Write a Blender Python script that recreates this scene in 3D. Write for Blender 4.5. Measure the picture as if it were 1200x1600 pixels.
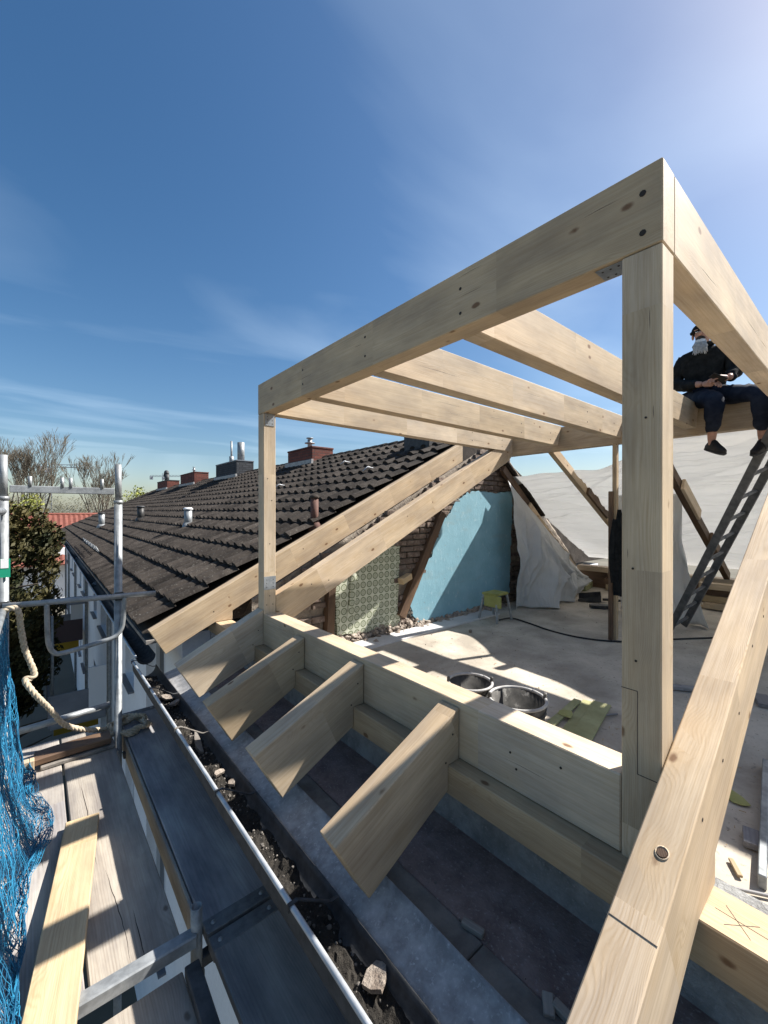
import bpy, bmesh, math, random
from mathutils import Vector, Matrix, noise

for o in list(bpy.data.objects):
    bpy.data.objects.remove(o)
SC = bpy.context.scene
COL = SC.collection
R = math.radians

# ---------------------------------------------------------------- camera
cd = bpy.data.cameras.new('camera'); cam = bpy.data.objects.new('camera', cd); COL.objects.link(cam)
cam.location = (0, 0, 0)
cam.rotation_euler = (R(89.9), 0, R(-39.9))
cd.sensor_fit = 'HORIZONTAL'; cd.sensor_width = 36.0; cd.lens = 652 / 1200 * 36
cd.clip_start = 0.05; cd.clip_end = 4000
SC.camera = cam

# ---------------------------------------------------------------- world, sun, exposure
SUN = Vector((0.90, -0.345, 1.0)).normalized()      # towards the sun
w = bpy.data.worlds.new('World'); SC.world = w; w.use_nodes = True
nt = w.node_tree; nt.nodes.clear()
out = nt.nodes.new('ShaderNodeOutputWorld'); bg = nt.nodes.new('ShaderNodeBackground')
sky = nt.nodes.new('ShaderNodeTexSky'); sky.sky_type = 'NISHITA'; sky.sun_disc = False
sky.sun_elevation = math.asin(SUN.z); sky.sun_rotation = math.atan2(SUN.x, SUN.y)
sky.altitude = 100; sky.air_density = 1.0; sky.dust_density = 1.3; sky.ozone_density = 1.4
# thin cirrus veils, everywhere in the sky
tc = nt.nodes.new('ShaderNodeTexCoord'); sep = nt.nodes.new('ShaderNodeSeparateXYZ')
nt.links.new(tc.outputs['Generated'], sep.inputs[0])
mz = nt.nodes.new('ShaderNodeMath'); mz.operation = 'MAXIMUM'; mz.inputs[1].default_value = 0.12
nt.links.new(sep.outputs['Z'], mz.inputs[0])
dx = nt.nodes.new('ShaderNodeMath'); dx.operation = 'DIVIDE'; dy = nt.nodes.new('ShaderNodeMath'); dy.operation = 'DIVIDE'
nt.links.new(sep.outputs['X'], dx.inputs[0]); nt.links.new(mz.outputs[0], dx.inputs[1])
nt.links.new(sep.outputs['Y'], dy.inputs[0]); nt.links.new(mz.outputs[0], dy.inputs[1])
cmb = nt.nodes.new('ShaderNodeCombineXYZ'); nt.links.new(dx.outputs[0], cmb.inputs[0]); nt.links.new(dy.outputs[0], cmb.inputs[1])
mp = nt.nodes.new('ShaderNodeMapping'); mp.inputs['Rotation'].default_value = (0, 0, R(62)); mp.inputs['Scale'].default_value = (0.40, 0.80, 1); mp.inputs['Location'].default_value = (4.6, 1.7, 0)
nt.links.new(cmb.outputs[0], mp.inputs[0])
nz = nt.nodes.new('ShaderNodeTexNoise'); nz.inputs['Scale'].default_value = 1.1; nz.inputs['Detail'].default_value = 6; nz.inputs['Roughness'].default_value = 0.45; nz.inputs['Distortion'].default_value = 0.5
nt.links.new(mp.outputs[0], nz.inputs['Vector'])
cr = nt.nodes.new('ShaderNodeValToRGB'); cr.color_ramp.elements[0].position = 0.45; cr.color_ramp.elements[1].position = 0.85
cr.color_ramp.elements[0].color = (0, 0, 0, 1); cr.color_ramp.elements[1].color = (0.19, 0.19, 0.19, 1)
nt.links.new(nz.outputs[0], cr.inputs[0])
mix = nt.nodes.new('ShaderNodeMix'); mix.data_type = 'RGBA'
hs = nt.nodes.new('ShaderNodeHueSaturation'); hs.inputs['Hue'].default_value = 0.498; hs.inputs['Saturation'].default_value = 1.3; nt.links.new(sky.outputs[0], hs.inputs['Color'])
nt.links.new(cr.outputs[0], mix.inputs['Factor']); nt.links.new(hs.outputs[0], mix.inputs['A'])
mix.inputs['B'].default_value = (12.0, 14.0, 15.5, 1)
nt.links.new(mix.outputs['Result'], bg.inputs['Color'])
bg.inputs['Strength'].default_value = 0.058
nt.links.new(bg.outputs[0], out.inputs[0])

sd = bpy.data.lights.new('sun', 'SUN'); sun = bpy.data.objects.new('sun', sd); COL.objects.link(sun)
sd.energy = 5.0; sd.angle = R(0.53); sd.color = (1.0, 0.96, 0.90)
sun.rotation_euler = (-SUN).to_track_quat('-Z', 'Y').to_euler(); sun.location = (20, -8, 30)

SC.view_settings.view_transform = 'Standard'; SC.view_settings.look = 'None'
SC.view_settings.exposure = 1.2; SC.view_settings.gamma = 1.0
SC.view_settings.use_curve_mapping = False
SC.render.engine = 'CYCLES'

# ---------------------------------------------------------------- material helpers
class NT:
    def __init__(s, name):
        s.m = bpy.data.materials.new(name); s.m.use_nodes = True
        s.t = s.m.node_tree; s.t.nodes.clear()
        s.out = s.n('ShaderNodeOutputMaterial'); s.b = s.n('ShaderNodeBsdfPrincipled')
        s.l(s.b.outputs[0], s.out.inputs[0])
    def n(s, k, **kw):
        a = s.t.nodes.new(k)
        for q, v in kw.items(): setattr(a, q, v)
        return a
    def l(s, a, b): s.t.links.new(a, b)
    def put(s, inp, v):
        if isinstance(v, bpy.types.NodeSocket): s.l(v, inp)
        else: inp.default_value = v
    def math(s, op, a, b=0.0, c=None, clamp=False):
        m = s.n('ShaderNodeMath', operation=op); m.use_clamp = clamp
        s.put(m.inputs[0], a); s.put(m.inputs[1], b)
        if c is not None: s.put(m.inputs[2], c)
        return m.outputs[0]
    def coord(s, k='Object'): return s.n('ShaderNodeTexCoord').outputs[k]
    def mapv(s, v, scale=(1, 1, 1), loc=(0, 0, 0), rot=(0, 0, 0)):
        m = s.n('ShaderNodeMapping'); s.l(v, m.inputs[0])
        s.put(m.inputs['Scale'], scale); s.put(m.inputs['Location'], loc); s.put(m.inputs['Rotation'], rot)
        return m.outputs[0]
    def noise(s, v, scale=1.0, detail=4, rough=0.55, dist=0.0):
        m = s.n('ShaderNodeTexNoise'); s.l(v, m.inputs['Vector'])
        m.inputs['Scale'].default_value = scale; m.inputs['Detail'].default_value = detail
        m.inputs['Roughness'].default_value = rough; m.inputs['Distortion'].default_value = dist
        return m.outputs[0]
    def ramp(s, f, p0, p1, c0=(0, 0, 0, 1), c1=(1, 1, 1, 1)):
        m = s.n('ShaderNodeValToRGB'); e = m.color_ramp.elements
        e[0].position = p0; e[1].position = p1; e[0].color = c0; e[1].color = c1
        s.l(f, m.inputs[0]); return m.outputs[0]
    def mix(s, f, a, b, mode='MIX'):
        m = s.n('ShaderNodeMix', data_type='RGBA', blend_type=mode)
        s.put(m.inputs['Factor'], f)
        s.put(m.inputs['A'], a); s.put(m.inputs['B'], b)
        return m.outputs['Result']
    def bump(s, h, st=0.3, dist=0.01):
        m = s.n('ShaderNodeBump'); m.inputs['Strength'].default_value = st; m.inputs['Distance'].default_value = dist
        s.l(h, m.inputs['Height']); s.l(m.outputs[0], s.b.inputs['Normal'])
    def rnd(s): return s.n('ShaderNodeObjectInfo').outputs['Random']
    def fin(s, col=None, rough=0.6, metal=0.0, spec=0.4):
        if col is not None: s.put(s.b.inputs['Base Color'], col)
        s.put(s.b.inputs['Roughness'], rough); s.b.inputs['Metallic'].default_value = metal
        s.b.inputs['Specular IOR Level'].default_value = spec
        return s.m

def C(r, g, b): return (r, g, b, 1)
M = {}
def wood(name, light, dark, knotc, seglen=0.9, knotd=0.70, dirt=0.16, ring=0.0042, tintv=0.13):
    s = NT(name); v = s.coord(); sp = s.n('ShaderNodeSeparateXYZ'); s.l(v, sp.inputs[0])
    x, y, z = sp.outputs; rnd = s.rnd()
    seg = s.math('FLOOR', s.math('ADD', s.math('DIVIDE', x, seglen), s.math('MULTIPLY', rnd, 7.0)))
    wn = s.n('ShaderNodeTexWhiteNoise', noise_dimensions='1D')
    s.l(s.math('ADD', seg, s.math('MULTIPLY', rnd, 53.0)), wn.inputs['W'])
    ws = s.n('ShaderNodeSeparateColor'); s.l(wn.outputs['Color'], ws.inputs[0]); wr, wg, wb = ws.outputs
    vo = s.n('ShaderNodeVectorMath', operation='ADD'); s.l(v, vo.inputs[0])
    cb = s.n('ShaderNodeCombineXYZ'); s.l(s.math('MULTIPLY', wr, 9.0), cb.inputs[0]); s.l(s.math('MULTIPLY', wg, 9.0), cb.inputs[1]); s.l(s.math('MULTIPLY', rnd, 9.0), cb.inputs[2])
    s.l(cb.outputs[0], vo.inputs[1]); vv = vo.outputs[0]
    # knots
    vor = s.n('ShaderNodeTexVoronoi'); s.l(s.mapv(vv, (4.2, 7.5, 7.5)), vor.inputs['Vector']); vor.inputs['Scale'].default_value = 1.0
    ks = s.n('ShaderNodeSeparateColor'); s.l(vor.outputs['Color'], ks.inputs[0])
    gate = s.math('LESS_THAN', ks.outputs[0], knotd)
    kd = s.math('ADD', vor.outputs['Distance'], s.math('MULTIPLY', s.noise(vv, 60, 2), 0.04))
    mr = s.n('ShaderNodeMapRange', interpolation_type='SMOOTHSTEP'); s.l(kd, mr.inputs[0])
    mr.inputs[1].default_value = 0.15; mr.inputs[2].default_value = 0.085
    knot = s.math('MULTIPLY', mr.outputs[0], gate)
    mr2 = s.n('ShaderNodeMapRange', interpolation_type='SMOOTHSTEP'); s.l(kd, mr2.inputs[0])
    mr2.inputs[1].default_value = 0.55; mr2.inputs[2].default_value = 0.05
    swirl = s.math('MULTIPLY', mr2.outputs[0], gate)
    # growth rings about a pith that wanders
    yy = s.math('ADD', y, s.math('MULTIPLY', s.math('SUBTRACT', wr, 0.5), 0.34))
    zz = s.math('ADD', z, s.math('MULTIPLY', s.math('SUBTRACT', wg, 0.5), 0.34))
    r = s.math('SQRT', s.math('ADD', s.math('MULTIPLY', yy, yy), s.math('MULTIPLY', zz, zz)))
    n1 = s.noise(s.mapv(vv, (0.9, 5, 5)), 1.0, 3)
    r = s.math('ADD', r, s.math('MULTIPLY', n1, 0.045)); r = s.math('ADD', r, s.math('MULTIPLY', swirl, 0.016))
    r = s.math('ADD', r, s.math('MULTIPLY', x, s.math('MULTIPLY', s.math('SUBTRACT', wb, 0.5), 0.035)))
    sn = s.math('SINE', s.math('MULTIPLY', r, 6.2832 / ring))
    rg = s.math('MULTIPLY', s.math('POWER', s.math('MULTIPLY_ADD', sn, 0.5, 0.5), 2.2), s.math('MULTIPLY_ADD', s.noise(s.mapv(vv, (0.7, 9, 9)), 1.0, 2), 1.6, -0.15))
    fine = s.noise(s.mapv(vv, (2.2, 95, 95)), 1.0, 4, 0.75)
    f = s.math('ADD', s.math('MULTIPLY', rg, 0.42), s.math('MULTIPLY_ADD', fine, 2.0, -0.80), clamp=True)
    col = s.mix(f, light, dark)
    # board tint
    tint = s.mix(wb, C(1 - tintv, 1 - tintv * 1.25, 1 - tintv * 1.7), C(1.05, 1.05, 1.06))
    col = s.mix(1.0, col, tint, 'MULTIPLY')
    col = s.mix(1.0, col, s.mix(rnd, C(.90, .865, .80), C(1.06, 1.06, 1.07)), 'MULTIPLY')
    blot = s.noise(s.mapv(vv, (1.3, 4, 4)), 1.4, 5, 0.6)
    d = s.ramp(blot, 0.36, 0.72, C(1 - dirt * 2.2, 1 - dirt * 2.2, 1 - dirt * 2.0), C(1, 1, 1))
    col = s.mix(1.0, col, d, 'MULTIPLY')
    col = s.mix(s.math('MULTIPLY', swirl, 0.45), col, dark)
    col = s.mix(s.math('MULTIPLY', knot, 0.9), col, knotc)
    s.bump(s.math('ADD', fine, s.math('MULTIPLY', rg, 0.5)), 0.25, 0.002)
    return s.fin(col, 0.62, 0, 0.3)
M['wood'] = wood('fresh_spruce', C(.70, .585, .43), C(.52, .39, .245), C(.15, .075, .035))
M['wood_warm'] = wood('warm_spruce', C(.66, .53, .37), C(.46, .325, .185), C(.15, .075, .035))
M['wood_old'] = wood('old_brown_timber', C(.20, .125, .075), C(.10, .06, .035), C(.05, .03, .02), 4.0, 0.3, 0.25)
M['wood_grey'] = wood('weathered_board', C(.50, .47, .42), C(.34, .30, .26), C(.12, .09, .07), 6.0, 0.2, 0.22, 0.010)
M['wood_stain'] = wood('dark_stained_board', C(.40, .395, .39), C(.29, .285, .28), C(.03, .03, .03), 6.0, 0.15, 0.25, 0.010)
M['wood_end'] = wood('cut_board', C(.58, .45, .27), C(.40, .27, .14), C(.16, .08, .04), 3.0, 0.3, 0.15)

def grain(name, c1, c2, scale=6, rough=0.8, bump=0.3, metal=0.0, c3=None, p=(0.35, 0.65), spec=0.35, fine=60, bd=0.01, vary=0.0, coord='Object'):
    s = NT(name); v = s.coord(coord)
    if vary:
        vo = s.n('ShaderNodeVectorMath', operation='ADD'); s.l(v, vo.inputs[0])
        cb = s.n('ShaderNodeCombineXYZ'); s.l(s.math('MULTIPLY', s.rnd(), 31.0), cb.inputs[0]); s.l(s.math('MULTIPLY', s.rnd(), 17.0), cb.inputs[1])
        s.l(cb.outputs[0], vo.inputs[1]); v = vo.outputs[0]
    n1 = s.noise(v, scale, 6, 0.6, 0.3); n2 = s.noise(v, fine, 4, 0.65)
    col = s.mix(s.ramp(n1, p[0], p[1]), c1, c2)
    if c3 is not None: col = s.mix(s.ramp(n2, 0.58, 0.72), col, c3)
    col = s.mix(0.35, col, s.mix(n2, C(.55, .55, .55), C(1.35, 1.35, 1.35)), 'MULTIPLY')
    if vary: col = s.mix(1.0, col, s.mix(s.rnd(), C(1 - vary, 1 - vary, 1 - vary), C(1 + vary * .6, 1 + vary * .6, 1 + vary * .6)), 'MULTIPLY')
    if bump: s.bump(s.math('ADD', n1, s.math('MULTIPLY', n2, 0.5)), bump, bd)
    return s.fin(col, rough, metal, spec)
def plain(name, c, rough=0.5, metal=0.0, spec=0.4): return NT(name).fin(c, rough, metal, spec)

M['floor'] = grain('screed_floor', C(.30, .263, .212), C(.54, .475, .385), 1.6, 0.9, 0.4, c3=C(.20, .18, .155), fine=26, bd=0.006)
M['render'] = grain('pale_render', C(.44, .43, .42), C(.56, .55, .54), 3, 0.85, 0.3, fine=50)
M['concrete'] = grain('grey_concrete', C(.19, .19, .185), C(.33, .33, .32), 9, 0.95, 1.0, c3=C(.33, .33, .32), fine=70, bd=0.02)
M['tar'] = grain('tarred_board', C(.17, .118, .104), C(.29, .22, .196), 10, 0.85, 0.9, c3=C(.36, .33, .31), p=(0.34, 0.66), fine=70)
M['strip'] = grain('old_batten', C(.13, .115, .10), C(.22, .20, .175), 9, 0.85, 0.6, fine=70)
M['zinc'] = grain('weathered_zinc', C(.27, .265, .258), C(.47, .463, .455), 16, 0.6, 0.5, 0.1, c3=C(.56, .55, .54), p=(0.34, 0.68), fine=60, bd=0.006)
M['gutter'] = grain('gutter_metal', C(.40, .42, .44), C(.58, .60, .62), 9, 0.42, 0.1, 0.4, fine=40, bd=0.002)
M['galv'] = grain('galvanised_steel', C(.20, .21, .215), C(.34, .355, .36), 14, 0.5, 0.15, 0.35, fine=55, bd=0.002)
M['plate'] = grain('zinc_plated_bracket', C(.30, .33, .36), C(.42, .45, .48), 30, 0.4, 0.1, 0.75, fine=120, bd=0.001)
M['steel_dark'] = grain('dark_steel', C(.035, .036, .038), C(.075, .077, .08), 14, 0.6, 0.2, 0.15, fine=70)
M['cap_steel'] = grain('worn_cap_steel', C(.11, .112, .115), C(.19, .192, .195), 18, 0.6, 0.3, 0.2, fine=80)
M['ladder'] = grain('aged_aluminium', C(.075, .077, .08), C(.14, .142, .145), 14, 0.5, 0.2, 0.3, fine=70)
M['soil'] = grain('gutter_silt', C(.014, .012, .010), C(.036, .031, .025), 22, 0.95, 1.0, c3=C(.07, .062, .05), fine=120, bd=0.02)
M['chip'] = grain('plaster_chip', C(.28, .265, .235), C(.44, .415, .37), 12, 0.9, 0.4, vary=0.25)
M['rubble'] = grain('rubble', C(.16, .125, .10), C(.36, .31, .26), 14, 0.95, 1.0, fine=60, bd=0.02, vary=0.3)
M['tile'] = grain('dark_roof_tile', C(.022, .018, .0155), C(.054, .045, .038), 4, 0.85, 0.3, c3=C(.13, .125, .11), fine=46, vary=0.42, spec=0.15)
M['tile_red'] = grain('red_clay_tile', C(.135, .040, .028), C(.20, .062, .042), 3, 0.75, 0.2, fine=14)
M['brick'] = grain('old_brick', C(.105, .072, .056), C(.215, .165, .135), 12, 0.95, 0.9, c3=C(.36, .31, .265), fine=40, vary=0.35)
M['mortar'] = grain('old_mortar', C(.16, .13, .105), C(.31, .265, .215), 7, 0.95, 1.0, c3=C(.10, .075, .06), fine=40, bd=0.03)
M['tarp_wood'] = M['wood_end']
def brickwall(name, c1, c2, mort, sx=1.0):
    s = NT(name); v = s.coord(); sp = s.n('ShaderNodeSeparateXYZ'); s.l(v, sp.inputs[0])
    cb = s.n('ShaderNodeCombineXYZ'); s.l(s.math('ADD', sp.outputs[0], sp.outputs[1]), cb.inputs[0]); s.l(sp.outputs[2], cb.inputs[1])
    b = s.n('ShaderNodeTexBrick'); s.l(cb.outputs[0], b.inputs['Vector'])
    b.inputs['Scale'].default_value = 1.0; b.inputs['Brick Width'].default_value = 0.25; b.inputs['Row Height'].default_value = 0.083
    b.inputs['Mortar Size'].default_value = 0.008; b.inputs['Color1'].default_value = c1; b.inputs['Color2'].default_value = c2; b.inputs['Mortar'].default_value = mort
    n = s.noise(v, 12, 5)
    col = s.mix(0.6, b.outputs[0], s.mix(n, C(.5, .5, .5), C(1.4, 1.35, 1.3)), 'MULTIPLY')
    s.bump(s.math('ADD', b.outputs['Fac'], n), 0.4, -0.01)
    return s.fin(col, 0.9)
M['chimney'] = brickwall('chimney_brick', C(.12, .038, .028), C(.19, .06, .042), C(.06, .045, .04))
M['slate'] = brickwall('slate_cladding', C(.035, .038, .045), C(.06, .064, .072), C(.015, .015, .018))
M['blue'] = None
s = NT('pale_blue_plaster'); v = s.coord(); n1 = s.noise(v, 2.2, 6, 0.6); n2 = s.noise(s.mapv(v, (14, 14, 6)), 1.5, 5, 0.7)
n3 = s.noise(s.mapv(v, (1.5, 1.5, 5)), 1.2, 6, 0.65, 0.6)
col = s.mix(s.ramp(n1, 0.3, 0.7), C(.175, .345, .42), C(.25, .45, .535)); col = s.mix(s.ramp(n2, 0.58, 0.80), col, C(.46, .60, .64)); col = s.mix(s.math('MULTIPLY', s.ramp(n3, 0.55, 0.75), 0.5), col, C(.25, .33, .34)); col = s.mix(s.ramp(s.noise(v, 30, 3), 0.68, 0.74), col, C(.22, .25, .24))
s.bump(s.math('ADD', n2, n1), 0.35, 0.012); M['blue'] = s.fin(col, 0.8)
# printed wallpaper: rows of ringed discs on pale green
s = NT('ring_wallpaper'); v = s.coord(); sp = s.n('ShaderNodeSeparateXYZ'); s.l(v, sp.inputs[0])
wob = s.noise(v, 7, 2)
fx = s.math('SUBTRACT', s.math('FRACT', s.math('DIVIDE', sp.outputs[0], 0.098)), 0.5)
fz = s.math('SUBTRACT', s.math('FRACT', s.math('DIVIDE', sp.outputs[2], 0.098)), 0.5)
d = s.math('SQRT', s.math('ADD', s.math('MULTIPLY', fx, fx), s.math('MULTIPLY', fz, fz)))
d = s.math('ADD', d, s.math('MULTIPLY_ADD', wob, 0.10, -0.05))
ringm = s.math('LESS_THAN', s.math('ABSOLUTE', s.math('SUBTRACT', d, 0.36)), 0.085)
dot = s.math('LESS_THAN', s.math('ABSOLUTE', s.math('SUBTRACT', d, 0.15)), 0.05)
core = s.math('LESS_THAN', d, 0.045)
mk = s.math('MAXIMUM', s.math('MAXIMUM', ringm, s.math('MULTIPLY', dot, 0.75)), core)
n = s.noise(v, 5, 5)
base = s.mix(n, C(.46, .475, .36), C(.58, .59, .48)); ink = s.mix(n, C(.10, .125, .065), C(.15, .17, .09))
col = s.mix(s.math('MULTIPLY', mk, 0.85), base, ink); s.bump(n, 0.4, 0.02); M['paper'] = s.fin(col, 0.75)
# translucent building film
def film(name, stretch):
    s = NT(name); v = s.coord(); n = s.noise(v, 3, 4)
    s.fin(s.mix(n, C(.62, .61, .59), C(.74, .73, .71)), 0.38, 0, 0.45)
    fa = s.noise(s.mapv(v, stretch), 1.5, 4, 0.5, 0.6)
    ra = s.math('POWER', s.math('SUBTRACT', 1.0, s.math('MULTIPLY', s.math('ABSOLUTE', s.math('SUBTRACT', fa, 0.5)), 2.2)), 5.0)
    s.bump(ra, 0.4, 0.04)
    tr = s.n('ShaderNodeBsdfTranslucent'); s.l(s.b.inputs['Normal'].links[0].from_socket, tr.inputs['Normal']); tr.inputs[0].default_value = C(.80, .80, .79)
    mx = s.n('ShaderNodeMixShader'); mx.inputs[0].default_value = 0.42
    s.l(s.b.outputs[0], mx.inputs[1]); s.l(tr.outputs[0], mx.inputs[2]); s.l(mx.outputs[0], s.out.inputs[0]); return s.m
M['film'] = film('white_building_film', (2.4, 0.35, 5.0)); M['film_hang'] = film('hanging_building_film', (2.6, 2.6, 0.7))
M['net'] = plain('blue_net_cord', C(.010, .10, .20), 0.6)
M['net_light'] = plain('light_blue_net_cord', C(.025, .21, .37), 0.55)
M['rope'] = grain('hemp_rope', C(.36, .29, .20), C(.52, .44, .33), 40, 0.9, 0.5, fine=160, bd=0.003)
M['black'] = grain('black_plastic', C(.018, .018, .018), C(.05, .048, .045), 9, 0.5, 0.2, fine=40)
M['bucket'] = grain('mortar_bucket', C(.030, .029, .027), C(.11, .104, .095), 8, 0.8, 0.3, c3=C(.26, .25, .23), fine=16)
M['bucket_rim'] = grain('dusty_rim', C(.30, .29, .28), C(.46, .45, .43), 12, 0.6, 0.2)
M['wall_white'] = grain('white_render', C(.76, .76, .77), C(.84, .84, .85), 1.2, 0.9, 0.2, fine=30)
M['frame_white'] = plain('white_window_frame', C(.70, .70, .70), 0.4)
M['glass'] = plain('window_glass', C(.02, .025, .03), 0.06, 0, 0.6)
M['sill_grey'] = plain('grey_metal_sill', C(.16, .17, .19), 0.4, 0.3)
M['grey_panel'] = grain('grey_panel', C(.17, .18, .20), C(.22, .23, .25), 3, 0.7, 0.1)
M['yellow_wall'] = plain('yellow_panel', C(.40, .25, .02), 0.7)
M['brown_panel'] = plain('brown_panel', C(.07, .045, .045), 0.7)
M['stone_green'] = plain('green_stack_tag', C(.01, .28, .16), 0.5)
M['white'] = plain('white_plastic', C(.78, .78, .78), 0.5)
M['yellow'] = grain('yellow_plastic', C(.27, .265, .07), C(.36, .355, .13), 6, 0.6, 0.1)
M['olive'] = grain('olive_board', C(.27, .265, .12), C(.38, .37, .19), 5, 0.75, 0.2)
M['cable'] = plain('black_cable', C(.012, .012, .012), 0.5)
M['skin'] = grain('skin', C(.42, .22, .15), C(.50, .28, .20), 20, 0.5, 0.1, fine=90, bd=0.002)
M['jacket'] = grain('black_fleece', C(.010, .011, .012), C(.022, .024, .025), 14, 0.95, 0.6, fine=120, bd=0.01, spec=0.1)
M['trousers'] = grain('navy_work_cloth', C(.012, .016, .028), C(.030, .036, .052), 10, 0.9, 0.5, fine=140, bd=0.008, spec=0.15)
M['beard'] = grain('sunlit_grey_beard', C(.55, .55, .54), C(.82, .82, .81), 40, 0.9, 0.8, fine=180, bd=0.01)  # lower beard whitened in the hair colour to stand for sun on it
M['shoe'] = grain('black_shoe', C(.010, .009, .009), C(.028, .026, .025), 20, 0.6, 0.3)
M['bark'] = grain('bark', C(.060, .048, .036), C(.11, .09, .07), 6, 0.9, 0.5, fine=30)
M['twig'] = grain('twigs', C(.14, .12, .09), C(.22, .19, .14), 3, 0.9, 0.0)
def leafmat(name, a, b, tr=0.25):
    s = NT(name); n = s.noise(s.coord(), 1.7, 4); m2 = s.noise(s.coord(), 14, 3)
    c = s.mix(s.ramp(n, 0.35, 0.65), a, b); c = s.mix(0.6, c, s.mix(m2, C(.5, .5, .5), C(1.5, 1.5, 1.5)), 'MULTIPLY')
    s.fin(c, 0.7, 0, 0.25); return s.m
M['yew'] = leafmat('dark_conifer_needles', C(.012, .018, .006), C(.075, .060, .018))
M['willow'] = leafmat('spring_yellow_green', C(.16, .19, .035), C(.26, .27, .06))
M['thicket'] = leafmat('thicket', C(.09, .085, .05), C(.16, .15, .085))
M['ground'] = grain('courtyard_ground', C(.095, .088, .065), C(.15, .135, .105), 0.12, 0.95, 0.0, fine=2)
M['crane'] = plain('crane_steel', C(.20, .22, .26), 0.6)
M['pencil'] = plain('pencil_mark', C(.06, .05, .045), 0.9)
M['screw'] = plain('screw_hole', C(.03, .022, .016), 0.7)
# ---------------------------------------------------------------- geometry helpers
_A = R(39.9); _F = 652.0
def P(u, v, **k):                       # a point of the place seen at (u, v) and known to lie on one plane
    r = (u - 600) / _F; d = (math.sin(_A) + r * math.cos(_A), math.cos(_A) - r * math.sin(_A), (798 - v) / _F)
    (ax, val), = k.items(); t = val / d['XYZ'.index(ax)]
    return Vector((d[0] * t, d[1] * t, d[2] * t))

def tag(o, label=None, cat=None, group=None, kind=None):
    if label: o['label'] = label
    if cat: o['category'] = cat
    if group: o['group'] = group
    if kind: o['kind'] = kind
    return o
def link(o, parent=None):
    COL.objects.link(o)
    if parent is not None:
        o.parent = parent
        o.matrix_parent_inverse = world_of(parent).inverted()
    return o
def world_of(o):
    if o.parent is None: return o.matrix_basis.copy()
    return world_of(o.parent) @ o.matrix_parent_inverse @ o.matrix_basis
def thing(name, loc, label, cat, group=None, rotz=0.0):
    o = bpy.data.objects.new(name, None); o.empty_display_size = 0.1
    COL.objects.link(o); o.location = loc; o.rotation_euler = (0, 0, rotz)
    return tag(o, label, cat, group)
def setmat(me, mat):
    if isinstance(mat, (list, tuple)):
        for m in mat: me.materials.append(m)
    else: me.materials.append(mat)
def mobj(name, verts, faces, mat, parent=None, smooth=False, mtx=None, fm=None):
    me = bpy.data.meshes.new(name); me.from_pydata([tuple(v) for v in verts], [], faces); setmat(me, mat)
    if smooth: me.polygons.foreach_set('use_smooth', [True] * len(me.polygons))
    if fm: me.polygons.foreach_set('material_index', fm)
    me.update()
    o = bpy.data.objects.new(name, me)
    if mtx is not None: o.matrix_basis = mtx
    return link(o, parent)
def bmobj(name, bm, mat, parent=None, smooth=False, mtx=None):
    bmesh.ops.recalc_face_normals(bm, faces=bm.faces)
    me = bpy.data.meshes.new(name); bm.to_mesh(me); bm.free(); setmat(me, mat)
    if smooth: me.polygons.foreach_set('use_smooth', [True] * len(me.polygons))
    o = bpy.data.objects.new(name, me)
    if mtx is not None: o.matrix_basis = mtx
    return link(o, parent)
def bm_box(bm, c, d):
    r = bmesh.ops.create_cube(bm, size=1.0)
    bmesh.ops.scale(bm, vec=d, verts=r['verts']); bmesh.ops.translate(bm, vec=c, verts=r['verts'])
    return r['verts']
def bevel(bm, w, seg=1):
    e = [x for x in bm.edges if len(x.link_faces) == 2 and x.calc_face_angle(0) > 0.35]
    bmesh.ops.bevel(bm, geom=e, offset=w, segments=seg, affect='EDGES', clamp_overlap=True)
def beam(name, a, b, wd, ht, mat, parent=None, bev=0.004, roll=None, wob=0.0, seed=0):
    """timber of section wd x ht whose local x runs from a to b"""
    a = Vector(a); b = Vector(b); L = (b - a).length; x = (b - a).normalized()
    up = Vector((0, 0, 1)) if abs(x.z) < 0.95 else Vector((1, 0, 0))
    if roll is not None: up = Vector(roll)
    y = up.cross(x).normalized(); z = x.cross(y)
    m = Matrix((x, y, z)).transposed().to_4x4(); m.translation = a
    bm = bmesh.new(); bm_box(bm, (L / 2, 0, 0), (L, wd, ht))
    if wob:
        n = max(2, int(L / 0.15))
        bmesh.ops.subdivide_edges(bm, edges=[e for e in bm.edges if abs((e.verts[0].co - e.verts[1].co).x) > L * .5], cuts=n)
        for v in bm.verts:
            q = noise.noise_vector(Vector((v.co.x * 2.3 + seed * 7.1, v.co.y * 3, v.co.z * 3 + seed)))
            v.co.y += q.y * wob; v.co.z += q.z * wob * 0.6
    if bev: bevel(bm, bev)
    return bmobj(name, bm, mat, parent, mtx=m)
def bar(name, x0, x1, y0, y1, z0, z1, mat, parent=None, axis='y', bev=0.004, **k):
    c = [(x0 + x1) / 2, (y0 + y1) / 2, (z0 + z1) / 2]
    if axis == 'x': return beam(name, (x0, c[1], c[2]), (x1, c[1], c[2]), y1 - y0, z1 - z0, mat, parent, bev, **k)
    if axis == 'y': return beam(name, (c[0], y0, c[2]), (c[0], y1, c[2]), x1 - x0, z1 - z0, mat, parent, bev, **k)
    return beam(name, (c[0], c[1], z0), (c[0], c[1], z1), y1 - y0, x1 - x0, mat, parent, bev, **k)
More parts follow.
